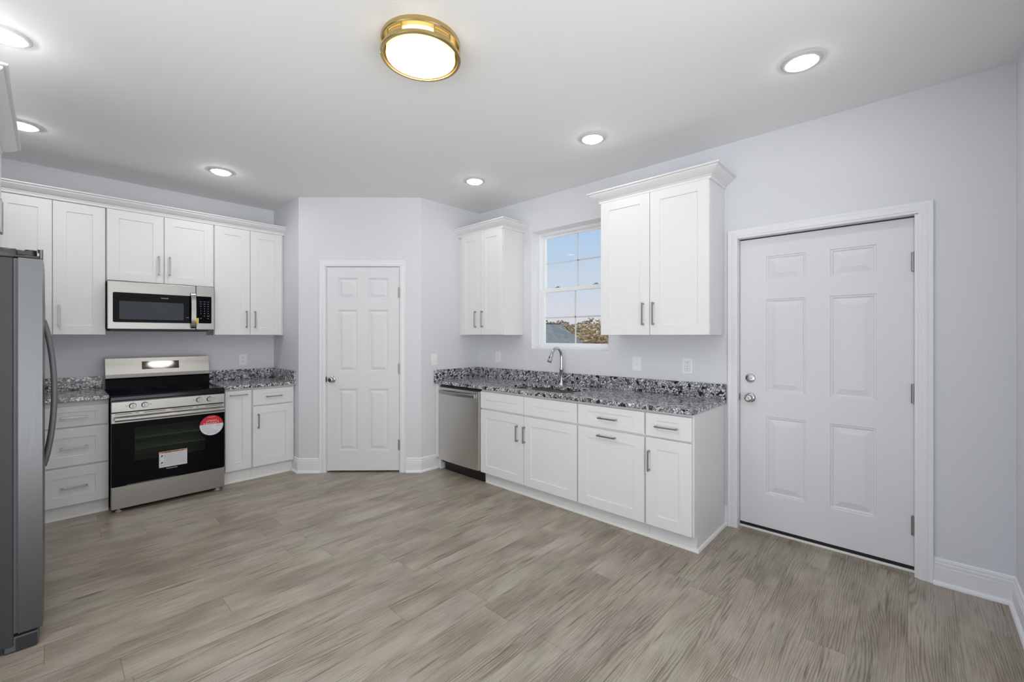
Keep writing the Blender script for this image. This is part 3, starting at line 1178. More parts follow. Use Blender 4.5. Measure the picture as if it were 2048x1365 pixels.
def rrect(x0, x1, y0, y1, r, n=6):
    out = []
    for cx, cy, a in ((x1 - r, y0 + r, -PI / 2), (x1 - r, y1 - r, 0), (x0 + r, y1 - r, PI / 2), (x0 + r, y0 + r, PI)):
        for k in range(n + 1):
            q = a + PI / 2 * k / n
            out.append((cx + r * math.cos(q), cy + r * math.sin(q)))
    return out


bm = nb()
hole = list(reversed(rrect(SX0, SX1, SY0, SY1, .07)))
rounded_slab(bm, [(2.757, 1.018), (XB - .002, 1.018), (XB - .002, PSY - .001), (2.757, PSY - .001)], CB, CT, hole)
obj('slab', bm, M['granite'], ct3)
splash(ct3, XB - .022, XB - .002, 1.018, PSY - .021)
splash(ct3, 2.759, XB - .002, PSY - .021, PSY - .001)

# sink bowl
sk = thing('sink', 'undermount stainless steel sink bowl set in the granite', 'sink', (0, 0, 0))
bm = nb()
rings = []
for z, ins, r in ((CB - .002, -.018, .085), (CB - .002, -.004, .075), (CB - .012, -.004, .075), (CB - .15, .006, .075), (CB - .185, .022, .06), (CB - .195, .05, .05)):
    rings.append([bm.verts.new((p[0], p[1], z)) for p in rrect(SX0 + ins, SX1 - ins, SY0 + ins, SY1 - ins, r)])
for A, B in zip(rings, rings[1:]):
    for k in range(len(A)):
        bm.faces.new((A[k], A[(k + 1) % len(A)], B[(k + 1) % len(A)], B[k]))
bm.faces.new(rings[-1])
obj('bowl', bm, M['sink'], sk, smooth=40)
bm = nb()
lathe(bm, [(.045, .001), (.043, .004), (.034, .004), (.030, .001), (0, .001)], 28, ((SX0 + SX1) / 2 + .03, (SY0 + SY1) / 2, CB - .195))
obj('drain', bm, M['chrome'], sk, smooth=40)

# faucet
fa = thing('faucet', 'tall brushed steel gooseneck faucet behind the sink', 'faucet', (3.334, 2.466, CT))
bm = nb()
lathe(bm, [(.027, 0), (.027, .004), (.022, .010), (.019, .03), (.0185, .140), (.021, .146), (.021, .156), (.0155, .164)], 28, cap0=True, cap1=True)
obj('body', bm, M['chrome'], fa, smooth=40)
bm = nb()
pts = [(0, 0, .155), (0, 0, .22), (0, 0, .265)]
R = .078
for k in range(1, 15):
    a = PI * k / 14 * .86
    pts.append((-R + R * math.cos(a), 0, .265 + 1.12 * R * math.sin(a)))
tube(bm, pts, .0135, 18)
obj('spout', bm, M['chrome'], fa, smooth=60)
bm = nb()
e0, e1 = Vector(pts[-2]), Vector(pts[-1])
dr = (e1 - e0).normalized()
hp = [e1 + dr * q for q in (0, .004, .012, .04, .075, .082, .084)]
tube(bm, hp, [.0138, .0165, .0165, .018, .0225, .0225, .018], 20)
hd = obj('spray_head', bm, M['chrome'], fa, smooth=45)
bm = nb()
pbt = e1 + dr * .042 + Vector((-.0175, 0, -.004))
box(bm, pbt.x - .004, pbt.x + .003, -.006, .006, pbt.z - .017, pbt.z + .017, .002)
obj('spray_button', bm, M['black'], hd)
bm = nb()
tube(bm, [(0, -.014, .050), (0, -.036, .055)], .0155, 18)
tube(bm, [(.0, -.030, .052), (.004, -.050, .066), (.010, -.084, .092), (.011, -.092, .098)], [.011, .0105, .0125, .009], 14)
obj('lever', bm, M['chrome'], fa, smooth=50)

# ------------------------------------------------------------------ range
RX = .328
rg = thing('range', 'stainless steel electric range with black glass oven door', 'range', (RX, 4.579, 0))
RW = .755
bm = nb()
box(bm, .004, RW - .004, .050, .690, .030, .876, .002)
obj('body', bm, M['black'], rg)
bm = nb()                                                   # cooktop with a rounded front lip
prof = [(.0, .882), (-.004, .890), (-.004, .912), (.004, .924), (.018, .929), (.60, .929), (.60, .876), (.0, .876)]
L = [bm.verts.new((.0, y, z)) for y, z in prof]
Rr = [bm.verts.new((RW, y, z)) for y, z in prof]
for k in range(len(prof)):
    bm.faces.new((L[k], L[(k + 1) % len(prof)], Rr[(k + 1) % len(prof)], Rr[k]))
bm.faces.new(L)
bm.faces.new(list(reversed(Rr)))
ck = obj('cooktop', bm, M['cooktop'], rg)
for cx, cy, r in ((.20, .17, .11), (.56, .17, .085), (.20, .43, .085), (.56, .43, .11), (.38, .47, .05)):
    bm = nb()
    lathe(bm, [(r - .004, 0), (r - .004, .0004), (r, .0004), (r, 0)], 48, (cx, cy, .929))
    lathe(bm, [(r * .62, 0), (r * .62, .0004), (r * .62 + .002, .0004), (r * .62 + .002, 0)], 48, (cx, cy, .929))
    obj('burner', bm, M['burner'], ck)
# back guard
bm = nb()
prof = [(.528, .926), (.556, 1.012), (.594, 1.018), (.594, 1.196), (.700, 1.198), (.700, .926)]
L = [bm.verts.new((.004, y, z)) for y, z in prof]
Rr = [bm.verts.new((RW - .002, y, z)) for y, z in prof]
for k in range(len(prof)):
    bm.faces.new((L[k], L[(k + 1) % len(prof)], Rr[(k + 1) % len(prof)], Rr[k]))
bm.faces.new(L)
bm.faces.new(list(reversed(Rr)))
bg = obj('backguard', bm, M['blackglass'], rg)
TILT = math.radians(14)
bm = nb()
prof = [(.5665, 1.018), (.556, 1.024), (.553, 1.056), (.553 + math.tan(TILT) * .140, 1.196), (.5955, 1.1985), (.5955, 1.018)]
L = [bm.verts.new((.002, y, z)) for y, z in prof]
Rr = [bm.verts.new((RW, y, z)) for y, z in prof]
for k in range(len(prof)):
    bm.faces.new((L[k], L[(k + 1) % len(prof)], Rr[(k + 1) % len(prof)], Rr[k]))
bm.faces.new(L)
bm.faces.new(list(reversed(Rr)))
pn = obj('control_fascia', bm, M['steel'], bg)
bm = nb()
yy = lambda z: .553 + math.tan(TILT) * (z - 1.056)
d = [(.246, yy(1.093) - .001, 1.093), (.517, yy(1.093) - .001, 1.093), (.517, yy(1.163) - .001, 1.163), (.246, yy(1.163) - .001, 1.163)]
b_ = [(p[0], p[1] + .0015, p[2]) for p in d]
va, vb = [bm.verts.new(p) for p in d], [bm.verts.new(p) for p in b_]
bm.faces.new(va)
bm.faces.new(list(reversed(vb)))
for k in range(4):
    bm.faces.new((va[k], va[(k + 1) % 4], vb[(k + 1) % 4], vb[k]))
obj('display', bm, M['display'], bg)
# knob panel
bm = nb()
box(bm, .0, RW, -.002, .045, .795, .875, .002)
kp = obj('knob_panel', bm, M['steel'], rg)
for kx, lx in ((.126, -1), (.201, 1), (.564, -1), (.640, 1)):
    bm = nb()
    lathe(bm, [(.023, 0), (.0225, -.006), (.020, -.020), (.018, -.024), (0, -.024)], 32, (kx, -.002, .838), 'y')
    kb = obj('knob', bm, M['steel'], rg, smooth=40)
    bm = nb()
    box(bm, kx - .0045, kx + .0045, -.034, -.024, .819, .857, .0015)
    obj('grip', bm, M['steel'], kb)
    bm = nb()
    box(bm, kx - .001, kx + .001, -.003, -.0018, .864, .869)
    obj('indicator', bm, M['blackink'], kp)
    bm = nb()
    ox = kx + lx * .032
    for q in (0, 1):
        box(bm, ox - .004 + q * .006, ox - .001 + q * .006, -.003, -.0018, .840, .843)
    box(bm, ox + .007 * lx - .002, ox + .007 * lx + .001, -.003, -.0018, .834, .842)
    obj('knob_lettering', bm, M['blackink'], kp)
# oven door: stainless head, black glass with a window
dz0, dz1 = .214, .788
od = thing('oven_door', None, None)
od.parent = rg
bm = nb()
box(bm, .0, RW, .0, .050, .707, dz1, .002)
hd_ = obj('door_head', bm, M['steel'], od)
bm = nb()
for xa, xb_ in ((.020, .125), (.142, .165), (.195, .335), (.375, .520), (.545, .560), (.610, .735)):
    box(bm, xa, xb_, -.0006, .002, .775, .7795)
obj('vent_grille', bm, M['slot'], od)
wx0_, wx1_, wz0_, wz1_ = .139, .619, .383, .657
bm = nb()
for a in ((0, wx0_, dz0, .707), (wx1_, RW, dz0, .707), (wx0_, wx1_, dz0, wz0_), (wx0_, wx1_, wz1_, .707)):
    box(bm, a[0], a[1], .001, .048, a[2], a[3])
bmesh.ops.remove_doubles(bm, verts=bm.verts, dist=1e-5)
obj('door_glass', bm, M['blackglass'], od)
bm = nb()
box(bm, wx0_, wx1_, .002, .006, wz0_, wz1_)
obj('window', bm, M['ovenglass'], od)
bm = nb()                                                   # lit-from-outside cavity behind the window
for a in ((wx0_ - .03, wx1_ + .03, .40, .41, wz0_ - .03, wz1_ + .03), (wx0_ - .04, wx0_ - .03, .049, .41, wz0_ - .03, wz1_ + .03), (wx1_ + .03, wx1_ + .04, .049, .41, wz0_ - .03, wz1_ + .03),
          (wx0_ - .04, wx1_ + .04, .049, .41, wz0_ - .04, wz0_ - .03), (wx0_ - .04, wx1_ + .04, .049, .41, wz1_ + .03, wz1_ + .04)):
    box(bm, *a)
# the body is solid black plastic, so the cavity stands as its own liner inside a cut body
rg_body = [c for c in rg.children if c.name.startswith('body')][0]
obj('oven_liner', bm, M['ovenwall'], rg)
bmx = nb()
for a in ((.004, .092, .050, .690, .030, .876), (.672, RW - .004, .050, .690, .030, .876), (.092, .672, .050, .690, .030, .336), (.092, .672, .050, .690, .704, .876), (.092, .672, .42, .690, .336, .704)):
    box(bmx, *a)
bmx.to_mesh(rg_body.data)
bmx.free()
for z in (.470, .560):
    bm = nb()
    for k in range(9):
        tube(bm, [(wx0_ - .02, .075 + k * .036, z), (wx1_ + .02, .075 + k * .036, z)], .0042 if k == 0 else .0024, 6)
    for q in (wx0_ - .01, (wx0_ + wx1_) / 2, wx1_ + .01):
        tube(bm, [(q, .070, z - .003), (q, .38, z - .003)], .0025, 6)
    obj('oven_rack', bm, M['print'], rg)
bm = nb()
hp = []
for k in range(17):
    t = k / 16
    hp.append((.016 + t * .730, -.044 - .010 * math.sin(PI * t), .741))
n = len(hp)
rings = []
for p in hp:
    ring = []
    for k in range(12):
        a = 2 * PI * k / 12
        ring.append(bm.verts.new((p[0], p[1] + .011 * math.cos(a), p[2] + .0165 * math.sin(a))))
    rings.append(ring)
for A, B in zip(rings, rings[1:]):
    for k in range(12):
        bm.faces.new((A[k], A[(k + 1) % 12], B[(k + 1) % 12], B[k]))
bm.faces.new(rings[0])
bm.faces.new(list(reversed(rings[-1])))
for q in (.030, .725):
    box(bm, q - .012, q + .012, -.045, .001, .729, .752, .003)
obj('handle', bm, M['steel'], od, smooth=50)
text('brand_lettering', 'FRIGIDAIRE', .0125, M['print'], od, (.376, .0006, .286), sx=1.18)
# round sticker
sc, sz, sr = .657, .601, .088
cut = .010


def disc_part(z_from, z_to, y, n=40):
    P = []
    a0, a1 = math.asin(max(-1, min(1, z_from / sr))), math.asin(max(-1, min(1, z_to / sr)))
    for k in range(n + 1):
        a = a0 + (a1 - a0) * k / n
        P.append((sc + sr * math.cos(a), y, sz + sr * math.sin(a)))
    for k in range(n + 1):
        a = a1 + (a0 - a1) * k / n
        P.append((sc - sr * math.cos(a), y, sz + sr * math.sin(a)))
    return P


def plate(bm, P, t=.0004):
    Q = []
    for p in P:
        if not Q or (Vector(p) - Vector(Q[-1])).length > 1e-5:
            Q.append(p)
    if (Vector(Q[0]) - Vector(Q[-1])).length < 1e-5:
        Q.pop()
    a = [bm.verts.new(p) for p in Q]
    b2 = [bm.verts.new((p[0], p[1] + t, p[2])) for p in Q]
    bm.faces.new(a)
    bm.faces.new(list(reversed(b2)))
    for k in range(len(Q)):
        bm.faces.new((a[k], a[(k + 1) % len(Q)], b2[(k + 1) % len(Q)], b2[k]))


bm = nb()
plate(bm, disc_part(-sr, sr, .0004))
stk = obj('round_sticker', bm, M['paper'], od)
stk['label'] = 'round red and white sticker'
bm = nb()
plate(bm, disc_part(cut, sr, .0001))
obj('red_band', bm, M['red'], stk)
bm = nb()
for zc, w, dx in ((.073, .056, 0), (.046, .07, .004), (.036, .10, .008), (.022, .12, .0), (.016, .10, -.01)):
    seg = 7
    for k in range(seg):
        xa = sc + dx - w / 2 + w * k / seg
        box(bm, xa, xa + w / seg * random.uniform(.55, .85), -.0002, .0001, sz + zc - .0022, sz + zc + .0022)
obj('sticker_lettering', bm, M['pink'], stk)
bm = nb()
for k, zc in enumerate((-.004, -.012, -.024, -.033, -.044, -.053, -.062, -.070)):
    w = (.075, .06, .08, .085, .10, .10, .09, .07)[k]
    xa = sc - .072 + (0, 0, .004, .006, .012, .022, .032, .045)[k]
    x = xa
    while x < xa + w:
        q = random.uniform(.006, .014)
        box(bm, x, min(x + q, xa + w), .0001, .0004, sz + zc - .0012, sz + zc + .0012)
        x += q + .003
obj('fine_print', bm, M['ink'], stk)
text('sticker_emblem', 'IOI', .022, M['ink'], stk, (sc + .048, .0001, sz - .008))
# warning label
lx0, lx1, lz0, lz1 = .291, .480, .300, .430
bm = nb()
box(bm, lx0, lx1, -.0001, .001, lz0, lz1)
wl_ = obj('warning_label', bm, M['paper'], od)
wl_['label'] = 'white warning label with orange header'
bm = nb()
box(bm, lx0 + .004, lx1 - .003, -.0004, -.0001, lz1 - .014, lz1 - .002)
obj('header_band', bm, M['orange'], wl_)
bm = nb()
for xa, xb_ in ((.020, .026), (.034, .085), (.092, .140), (.146, .165)):
    box(bm, lx0 + xa, lx0 + xb_, -.0006, -.0004, lz1 - .0105, lz1 - .0055)
obj('header_lettering', bm, M['blackink'], wl_)
for zc in (.040, .096):                                     # two pictograms
    c = (lx0 + .019, lz0 + zc)
    bm = nb()
    plate(bm, [(c[0] - .008, -.0005, c[1] - .004), (c[0] - .002, -.0005, c[1] - .008), (c[0] + .008, -.0005, c[1] - .002), (c[0] + .005, -.0005, c[1] + .006), (c[0] - .003, -.0005, c[1] + .005)], .0003)
    box(bm, c[0] - .014, c[0] - .006, -.0005, -.0002, c[1] - .010, c[1] - .008)
    obj('pictogram', bm, M['blackink'], wl_)
bm = nb()
for k in range(13):
    z = lz1 - .023 - k * .0078
    x = lx0 + (.032 if z > lz0 + .028 else .008)
    while x < lx1 - .010:
        q = random.uniform(.006, .018)
        box(bm, x, min(x + q, lx1 - .008), -.0004, -.0001, z - .0013, z + .0013)
        x += q + .003
obj('fine_print', bm, M['ink'], wl_)
# drawer and feet
bm = nb()
box(bm, .0, RW, .004, .050, .030, .208, .003)
obj('drawer', bm, M['steel'], rg)
bm = nb()
box(bm, .09, .40, -.001, .004, .2085, .213)
obj('drawer_pull_lip', bm, M['fridge'], rg)
for q in (.045, RW - .045):
    for yv in (.055, .62):
        bm = nb()
        lathe(bm, [(.020, 0), (.022, .006), (.012, .010), (.010, .032)], 18, (q, yv, 0), cap0=True, cap1=True)
        obj('foot', bm, M['print'], rg, smooth=40)

# ------------------------------------------------------------------ microwave
mw = thing('microwave', 'stainless steel over the range microwave under the short cabinet', 'microwave', (.328, 4.93, 1.455))
W = .755
Z = lambda z: z - 1.455
bm = nb()
box(bm, .002, W - .002, .030, YA - 4.93 - .004, .003, Z(1.860), .002)
box(bm, .004, W - .004, .020, .030, .003, Z(1.858))
obj('body', bm, M['black'], mw)
bm = nb()
box(bm, .02, W - .04, .05, .36, -.016, .003, .003)
obj('underside_grille', bm, M['black'], mw)


def rr_plate(bm, x0, x1, z0, z1, r, y, t, n=5):
    plate(bm, [(p[0], y, p[1]) for p in rrect(x0, x1, z0, z1, r, n)], t)


sx = .608
md = thing('door', None, None)
md.parent = mw
bm = nb()
box(bm, 0, sx, 0, .019, 0, Z(1.862), .004, 2)
obj('door_frame', bm, M['steel'], md)
bm = nb()
rr_plate(bm, .034, sx - .003, Z(1.513), Z(1.768), .012, -.0012, .002)
obj('door_glass', bm, M['blackglass'], md)
bm = nb()
rr_plate(bm, .075, .515, Z(1.540), Z(1.695), .004, -.0020, .001)
obj('window', bm, M['mwwin'], md)
bm = nb()
ribbon(bm, [(.584, -.003, Z(1.800)), (.584, -.022, Z(1.796)), (.584, -.034, Z(1.775)), (.584, -.044, Z(1.72)), (.584, -.050, Z(1.635)), (.584, -.044, Z(1.55)), (.584, -.034, Z(1.495)), (.584, -.022, Z(1.474)), (.584, -.003, Z(1.470))], .036, .009)
obj('handle', bm, M['steel'], md, smooth=50)
text('brand_lettering', 'FRIGIDAIRE', .0105, M['print'], md, (.378, -.0016, Z(1.733)), sx=1.0)
bm = nb()
plate(bm, [(.533, -.0015, Z(1.566)), (.540, -.0015, Z(1.563)), (.538, -.0015, Z(1.569))], .0004)
box(bm, .543, .555, -.0018, -.0012, Z(1.564), Z(1.5665))
obj('door_marking', bm, M['print'], md)
cp = thing('control_panel', None, None)
cp.parent = mw
bm = nb()
box(bm, sx + .0025, W, 0, .019, 0, Z(1.864), .004, 2)
obj('panel_frame', bm, M['steel'], cp)
bm = nb()
rr_plate(bm, sx + .004, .731, Z(1.515), Z(1.770), .009, -.0012, .002)
obj('panel_glass', bm, M['blackglass'], cp)
kx = (.646, .675, .704)
rows = [1.719, 1.698, 1.676, 1.654, 1.631, 1.608, 1.584, 1.561]
names = [['Cook', 'Time', 'Power'], ['Auto', 'Heat', 'Melt'], ['On', 'Off', 'Def'], ['1', '2', '3'], ['4', '5', '6'], ['7', '8', '9'], ['', '0', 'START'], ['stop', '', 'light']]
for rz_, row in zip(rows, names):
    for x, s in zip(kx, row):
        if s:
            big = len(s) == 1
            text('key_lettering', s, .011 if big else .0072, M['print'], cp, (x, -.0016, Z(rz_)))
bm = nb()
box(bm, .611, .630, -.0022, -.0012, Z(1.517), Z(1.564))
yl = obj('energy_sticker', bm, M['yellow'], cp)
yl['label'] = 'small yellow sticker'
bm = nb()
for k in range(5):
    box(bm, .614 + .001 * (k % 2), .627, -.0026, -.0022, Z(1.522 + k * .008), Z(1.525 + k * .008))
obj('fine_print', bm, M['orange'], yl)

# ------------------------------------------------------------------ dishwasher (local x = 3.613 - y, local y = x - 2.75)
dw = thing('dishwasher', 'stainless steel dishwasher under the counter at the pantry wall', 'dishwasher', (2.75, 3.614, 0), R_B)
DW = 3.614 - 3.010
bm = nb()
box(bm, .003, DW - .003, .052, .62, .085, .885)
obj('tub', bm, M['black'], dw)
bm = nb()                                                  # gently bowed front
N = 14
lo, hi = .122, .868
F_, B_ = [], []
cols = []
for k in range(N + 1):
    t = k / N
    x = DW * t
    y = .012 - .012 * math.sin(PI * t) ** .6
    cols.append((x, y))
for (xa, y1), (xb_, y2) in zip(cols, cols[1:]):
    face(bm, [(xa, y1, lo), (xb_, y2, lo), (xb_, y2, hi), (xa, y1, hi)])
    face(bm, [(xa, y1, hi), (xb_, y2, hi), (xb_, .050, hi), (xa, .050, hi)])
    face(bm, [(xa, y1, lo), (xa, .050, lo), (xb_, .050, lo), (xb_, y2, lo)])
face(bm, [(0, cols[0][1], lo), (0, cols[0][1], hi), (0, .05, hi), (0, .05, lo)])
face(bm, [(DW, cols[-1][1], lo), (DW, .05, lo), (DW, .05, hi), (DW, cols[-1][1], hi)])
face(bm, [(0, .05, lo), (0, .05, hi), (DW, .05, hi), (DW, .05, lo)])
obj('door', bm, M['steel_v'], dw, smooth=30)
bm = nb()
rings = []
for k in range(21):
    t = k / 20
    x = .022 + t * (DW - .060)
    y = -.004 - .030 * math.sin(PI * t) ** .8
    w = .017
    rings.append([bm.verts.new((x, y + a, .822 + b)) for a, b in ((-.006, -w), (-.010, -w * .5), (-.010, w * .5), (-.006, w), (.006, w), (.006, -w))])
for A, B in zip(rings, rings[1:]):
    for k in range(6):
        bm.faces.new((A[k], A[(k + 1) % 6], B[(k + 1) % 6], B[k]))
bm.faces.new(rings[0])
bm.faces.new(list(reversed(rings[-1])))
obj('handle', bm, M['steel'], dw, smooth=40)
bm = nb()
box(bm, .010, DW - .002, .018, .052, .869, .888, .002)
obj('control_strip', bm, M['black'], dw)
bm = nb()
box(bm, .012, DW + .001, .082, .095, .004, .120)
box(bm, .03, DW, .095, .15, 0.0, .085)
obj('toe_kick', bm, M['black'], dw)

# ------------------------------------------------------------------ fridge (local x = y - 2.895, local y = -.108 - x)
fr = thing('fridge', 'tall side by side stainless fridge at the left edge of the room', 'fridge', (-.108, 2.895, 0), PI / 2)
FW = .910
bm = nb()
box(bm, 0, FW, 0, .700, .030, 1.742, .004)
box(bm, .02, FW - .02, .03, .68, 0, .030)
obj('body', bm, M['fridge_side'], fr)


def fdoor(x0, x1, hx):
    bm = nb()
    pr = []
    N = 10
    for k in range(N + 1):
        t = k / N
        pr.append((x0 + (x1 - x0) * t, -.086 - .004 * math.sin(PI * t) ** .5))
    zl, zh = .080, 1.744
    P = [(x0, -.013)] + pr + [(x1, -.013)]
    a = [bm.verts.new((p[0], p[1], zl)) for p in P]
    b = [bm.verts.new((p[0], p[1], zh)) for p in P]
    for k in range(len(P)):
        bm.faces.new((a[k], a[(k + 1) % len(P)], b[(k + 1) % len(P)], b[k]))
    bm.faces.new(a)
    bm.faces.new(list(reversed(b)))
    dd = obj('door', bm, M['fridge'], fr, smooth=30)
    bm = nb()
    box(bm, x0 + .003, x1 - .003, -.0135, .0, zl + .004, zh - .004)
    for q in (.004, .008):
        box(bm, x0 - .0004, x0 + .004, -.0135 + q - .002, -.0135 + q, zl + .01, zh - .01)
    obj('gasket', bm, M['gasket'], dd)
    bm = nb()
    hp = []
    zc, hl = 1.095, .385
    for k in range(25):
        t = -1 + 2 * k / 24
        y = -.085 - .040 * (1 - t * t) ** .85
        hp.append((hx, y, zc + hl * t))
    rings = []
    for p in hp:
        rings.append([bm.verts.new((p[0] + a, p[1] + b, p[2])) for a, b in ((-.016, .0), (-.013, -.012), (.013, -.012), (.016, .0), (.013, .012), (-.013, .012))])
    for A, B in zip(rings, rings[1:]):
        for k in range(6):
            bm.faces.new((A[k], A[(k + 1) % 6], B[(k + 1) % 6], B[k]))
    bm.faces.new(rings[0])
    bm.faces.new(list(reversed(rings[-1])))
    obj('handle', bm, M['fridge_handle'], dd, smooth=50)
    return dd


fdoor(.001, .505, .462)
fdoor(.511, FW - .001, .556)
for xa, xb_ in ((.004, .11), (FW - .11, FW - .004)):
    bm = nb()
    box(bm, xa, xb_, -.078, .0, 1.745, 1.758, .003)
    box(bm, xa, xb_, -.010, .055, 1.743, 1.784, .008, 2)
    tube(bm, [((xa + .03), -.050, 1.757), ((xa + .03), -.050, 1.784)], .019, 18)
    box(bm, xa + .012, xa + .048, -.050, .0, 1.757, 1.780, .004)
    obj('hinge_cover', bm, M['fridge_dark'], fr, smooth=40)
    bm = nb()
    box(bm, xa - .003, xb_, -.088, -.076, 1.744, 1.788, .003)
    box(bm, xa - .003, xb_, -.088, -.070, 1.784, 1.789, .002)
    obj('door_cap', bm, M['fridge'], fr)
bm = nb()
box(bm, .004, FW - .004, -.075, .028, .004, .066, .004)
gr = obj('base_grille', bm, M['gasket'], fr)
bm = nb()
box(bm, .003, .006, -.070, -.006, .004, .062)
box(bm, .01, FW - .01, -.076, -.070, .030, .036)
obj('grille_slot', bm, M['fridge_dark'], gr)

# ------------------------------------------------------------------ lights
def can_light(x, y, label, gname='recessed ceiling lights', lens='can'):
    t = thing('recessed_light', label, 'ceiling light', (x, y, CEIL), 0, gname)
    bm = nb()
    lathe(bm, [(.092, 0), (.092, -.003), (.086, -.008), (.074, -.011), (.069, -.010), (.069, -.004), (.069, 0)], 48)
    obj('trim_ring', bm, M['canring'], t, smooth=50)
    bm = nb()
    lathe(bm, [(.0685, -.004), (.0660, -.013), (.056, -.0185), (.040, -.0215), (.02, -.0230), (0, -.0234)], 48)
    obj('lens', bm, M[lens], t, smooth=60)
    return t


can_light(2.650, .428, 'recessed light nearest the entry door, right side of the ceiling', lens='can_low')
can_light(2.655, 1.690, 'recessed light in front of the large wall cabinet by the window', lens='can_low')
can_light(2.650, 2.940, 'recessed light in front of the small cabinet left of the window', lens='can_low')
can_light(1.007, 4.366, 'recessed light above the right front of the range')
can_light(-.124, 4.381, 'recessed light half hidden behind the crown of the fridge cabinet')
can_light(-.146, 3.132, 'large recessed light cut by the upper left corner of the photo')
can_light(-.14, 1.88, 'added unseen recessed light of the left row nearer the camera')  # lamp added out of view to brighten the left side
can_light(-.14, .62, 'added unseen recessed light of the left row right above the camera')  # second unseen lamp added for the left drawers and floor

fl = thing('flush_mount_light', 'round brass flush mount ceiling light with glowing white diffuser', 'ceiling light', (1.225, 1.745, CEIL))
bm = nb()
lathe(bm, [(.186, 0), (.188, -.004), (.188, -.020), (.184, -.024), (.184, -.027), (.150, -.027)], 72)
obj('base', bm, M['brass'], fl, smooth=40)
bm = nb()
lathe(bm, [(.1895, -.066), (.1905, -.070), (.1905, -.077), (.1885, -.079), (.1755, -.079), (.1745, -.076), (.1745, -.066), (.176, -.064), (.188, -.064), (.1895, -.066)], 72)
obj('ring', bm, M['brass'], fl, smooth=40)


def arc_bar(bm, a0, a1, r0, r1, z0, z1, n=8):
    prev = None
    for k in range(n + 1):
        a = a0 + (a1 - a0) * k / n
        cur = [bm.verts.new((r * math.cos(a), r * math.sin(a), z)) for r, z in ((r0, z0), (r1, z0), (r1, z1), (r0, z1))]
        if prev:
            for q in range(4):
                bm.faces.new((prev[q], prev[(q + 1) % 4], cur[(q + 1) % 4], cur[q]))
        else:
            bm.faces.new(cur)
        prev = cur
    bm.faces.new(list(reversed(prev)))


LINK0 = math.atan2(-.055, -.170)
for k in range(5):
    a = LINK0 + k * 2 * PI / 5 - .06
    w = .21
    bm = nb()
    arc_bar(bm, a - w, a + w, .1835, .1885, -.036, -.027)
    arc_bar(bm, a - w, a + w, .1835, .1885, -.065, -.056)
    arc_bar(bm, a - w - .02, a + w + .02, .1805, .1855, -.050, -.042)
    for s in (-1, 1):
        arc_bar(bm, a + s * (w + .02) - .016, a + s * (w + .02) + .016, .1815, .1875, -.064, -.027, 3)
    obj('link', bm, M['brass'], fl)
bm = nb()
lathe(bm, [(.162, -.0765), (.150, -.0805), (.10, -.085), (.05, -.087), (0, -.0875)], 64)
df = obj('diffuser', bm, M['drum'], fl, smooth=50)
bm = nb()
lathe(bm, [(.156, -.012), (.161, -.030), (.163, -.070), (.162, -.0765)], 64)
obj('diffuser_rim', bm, M['drumside'], df, smooth=50)


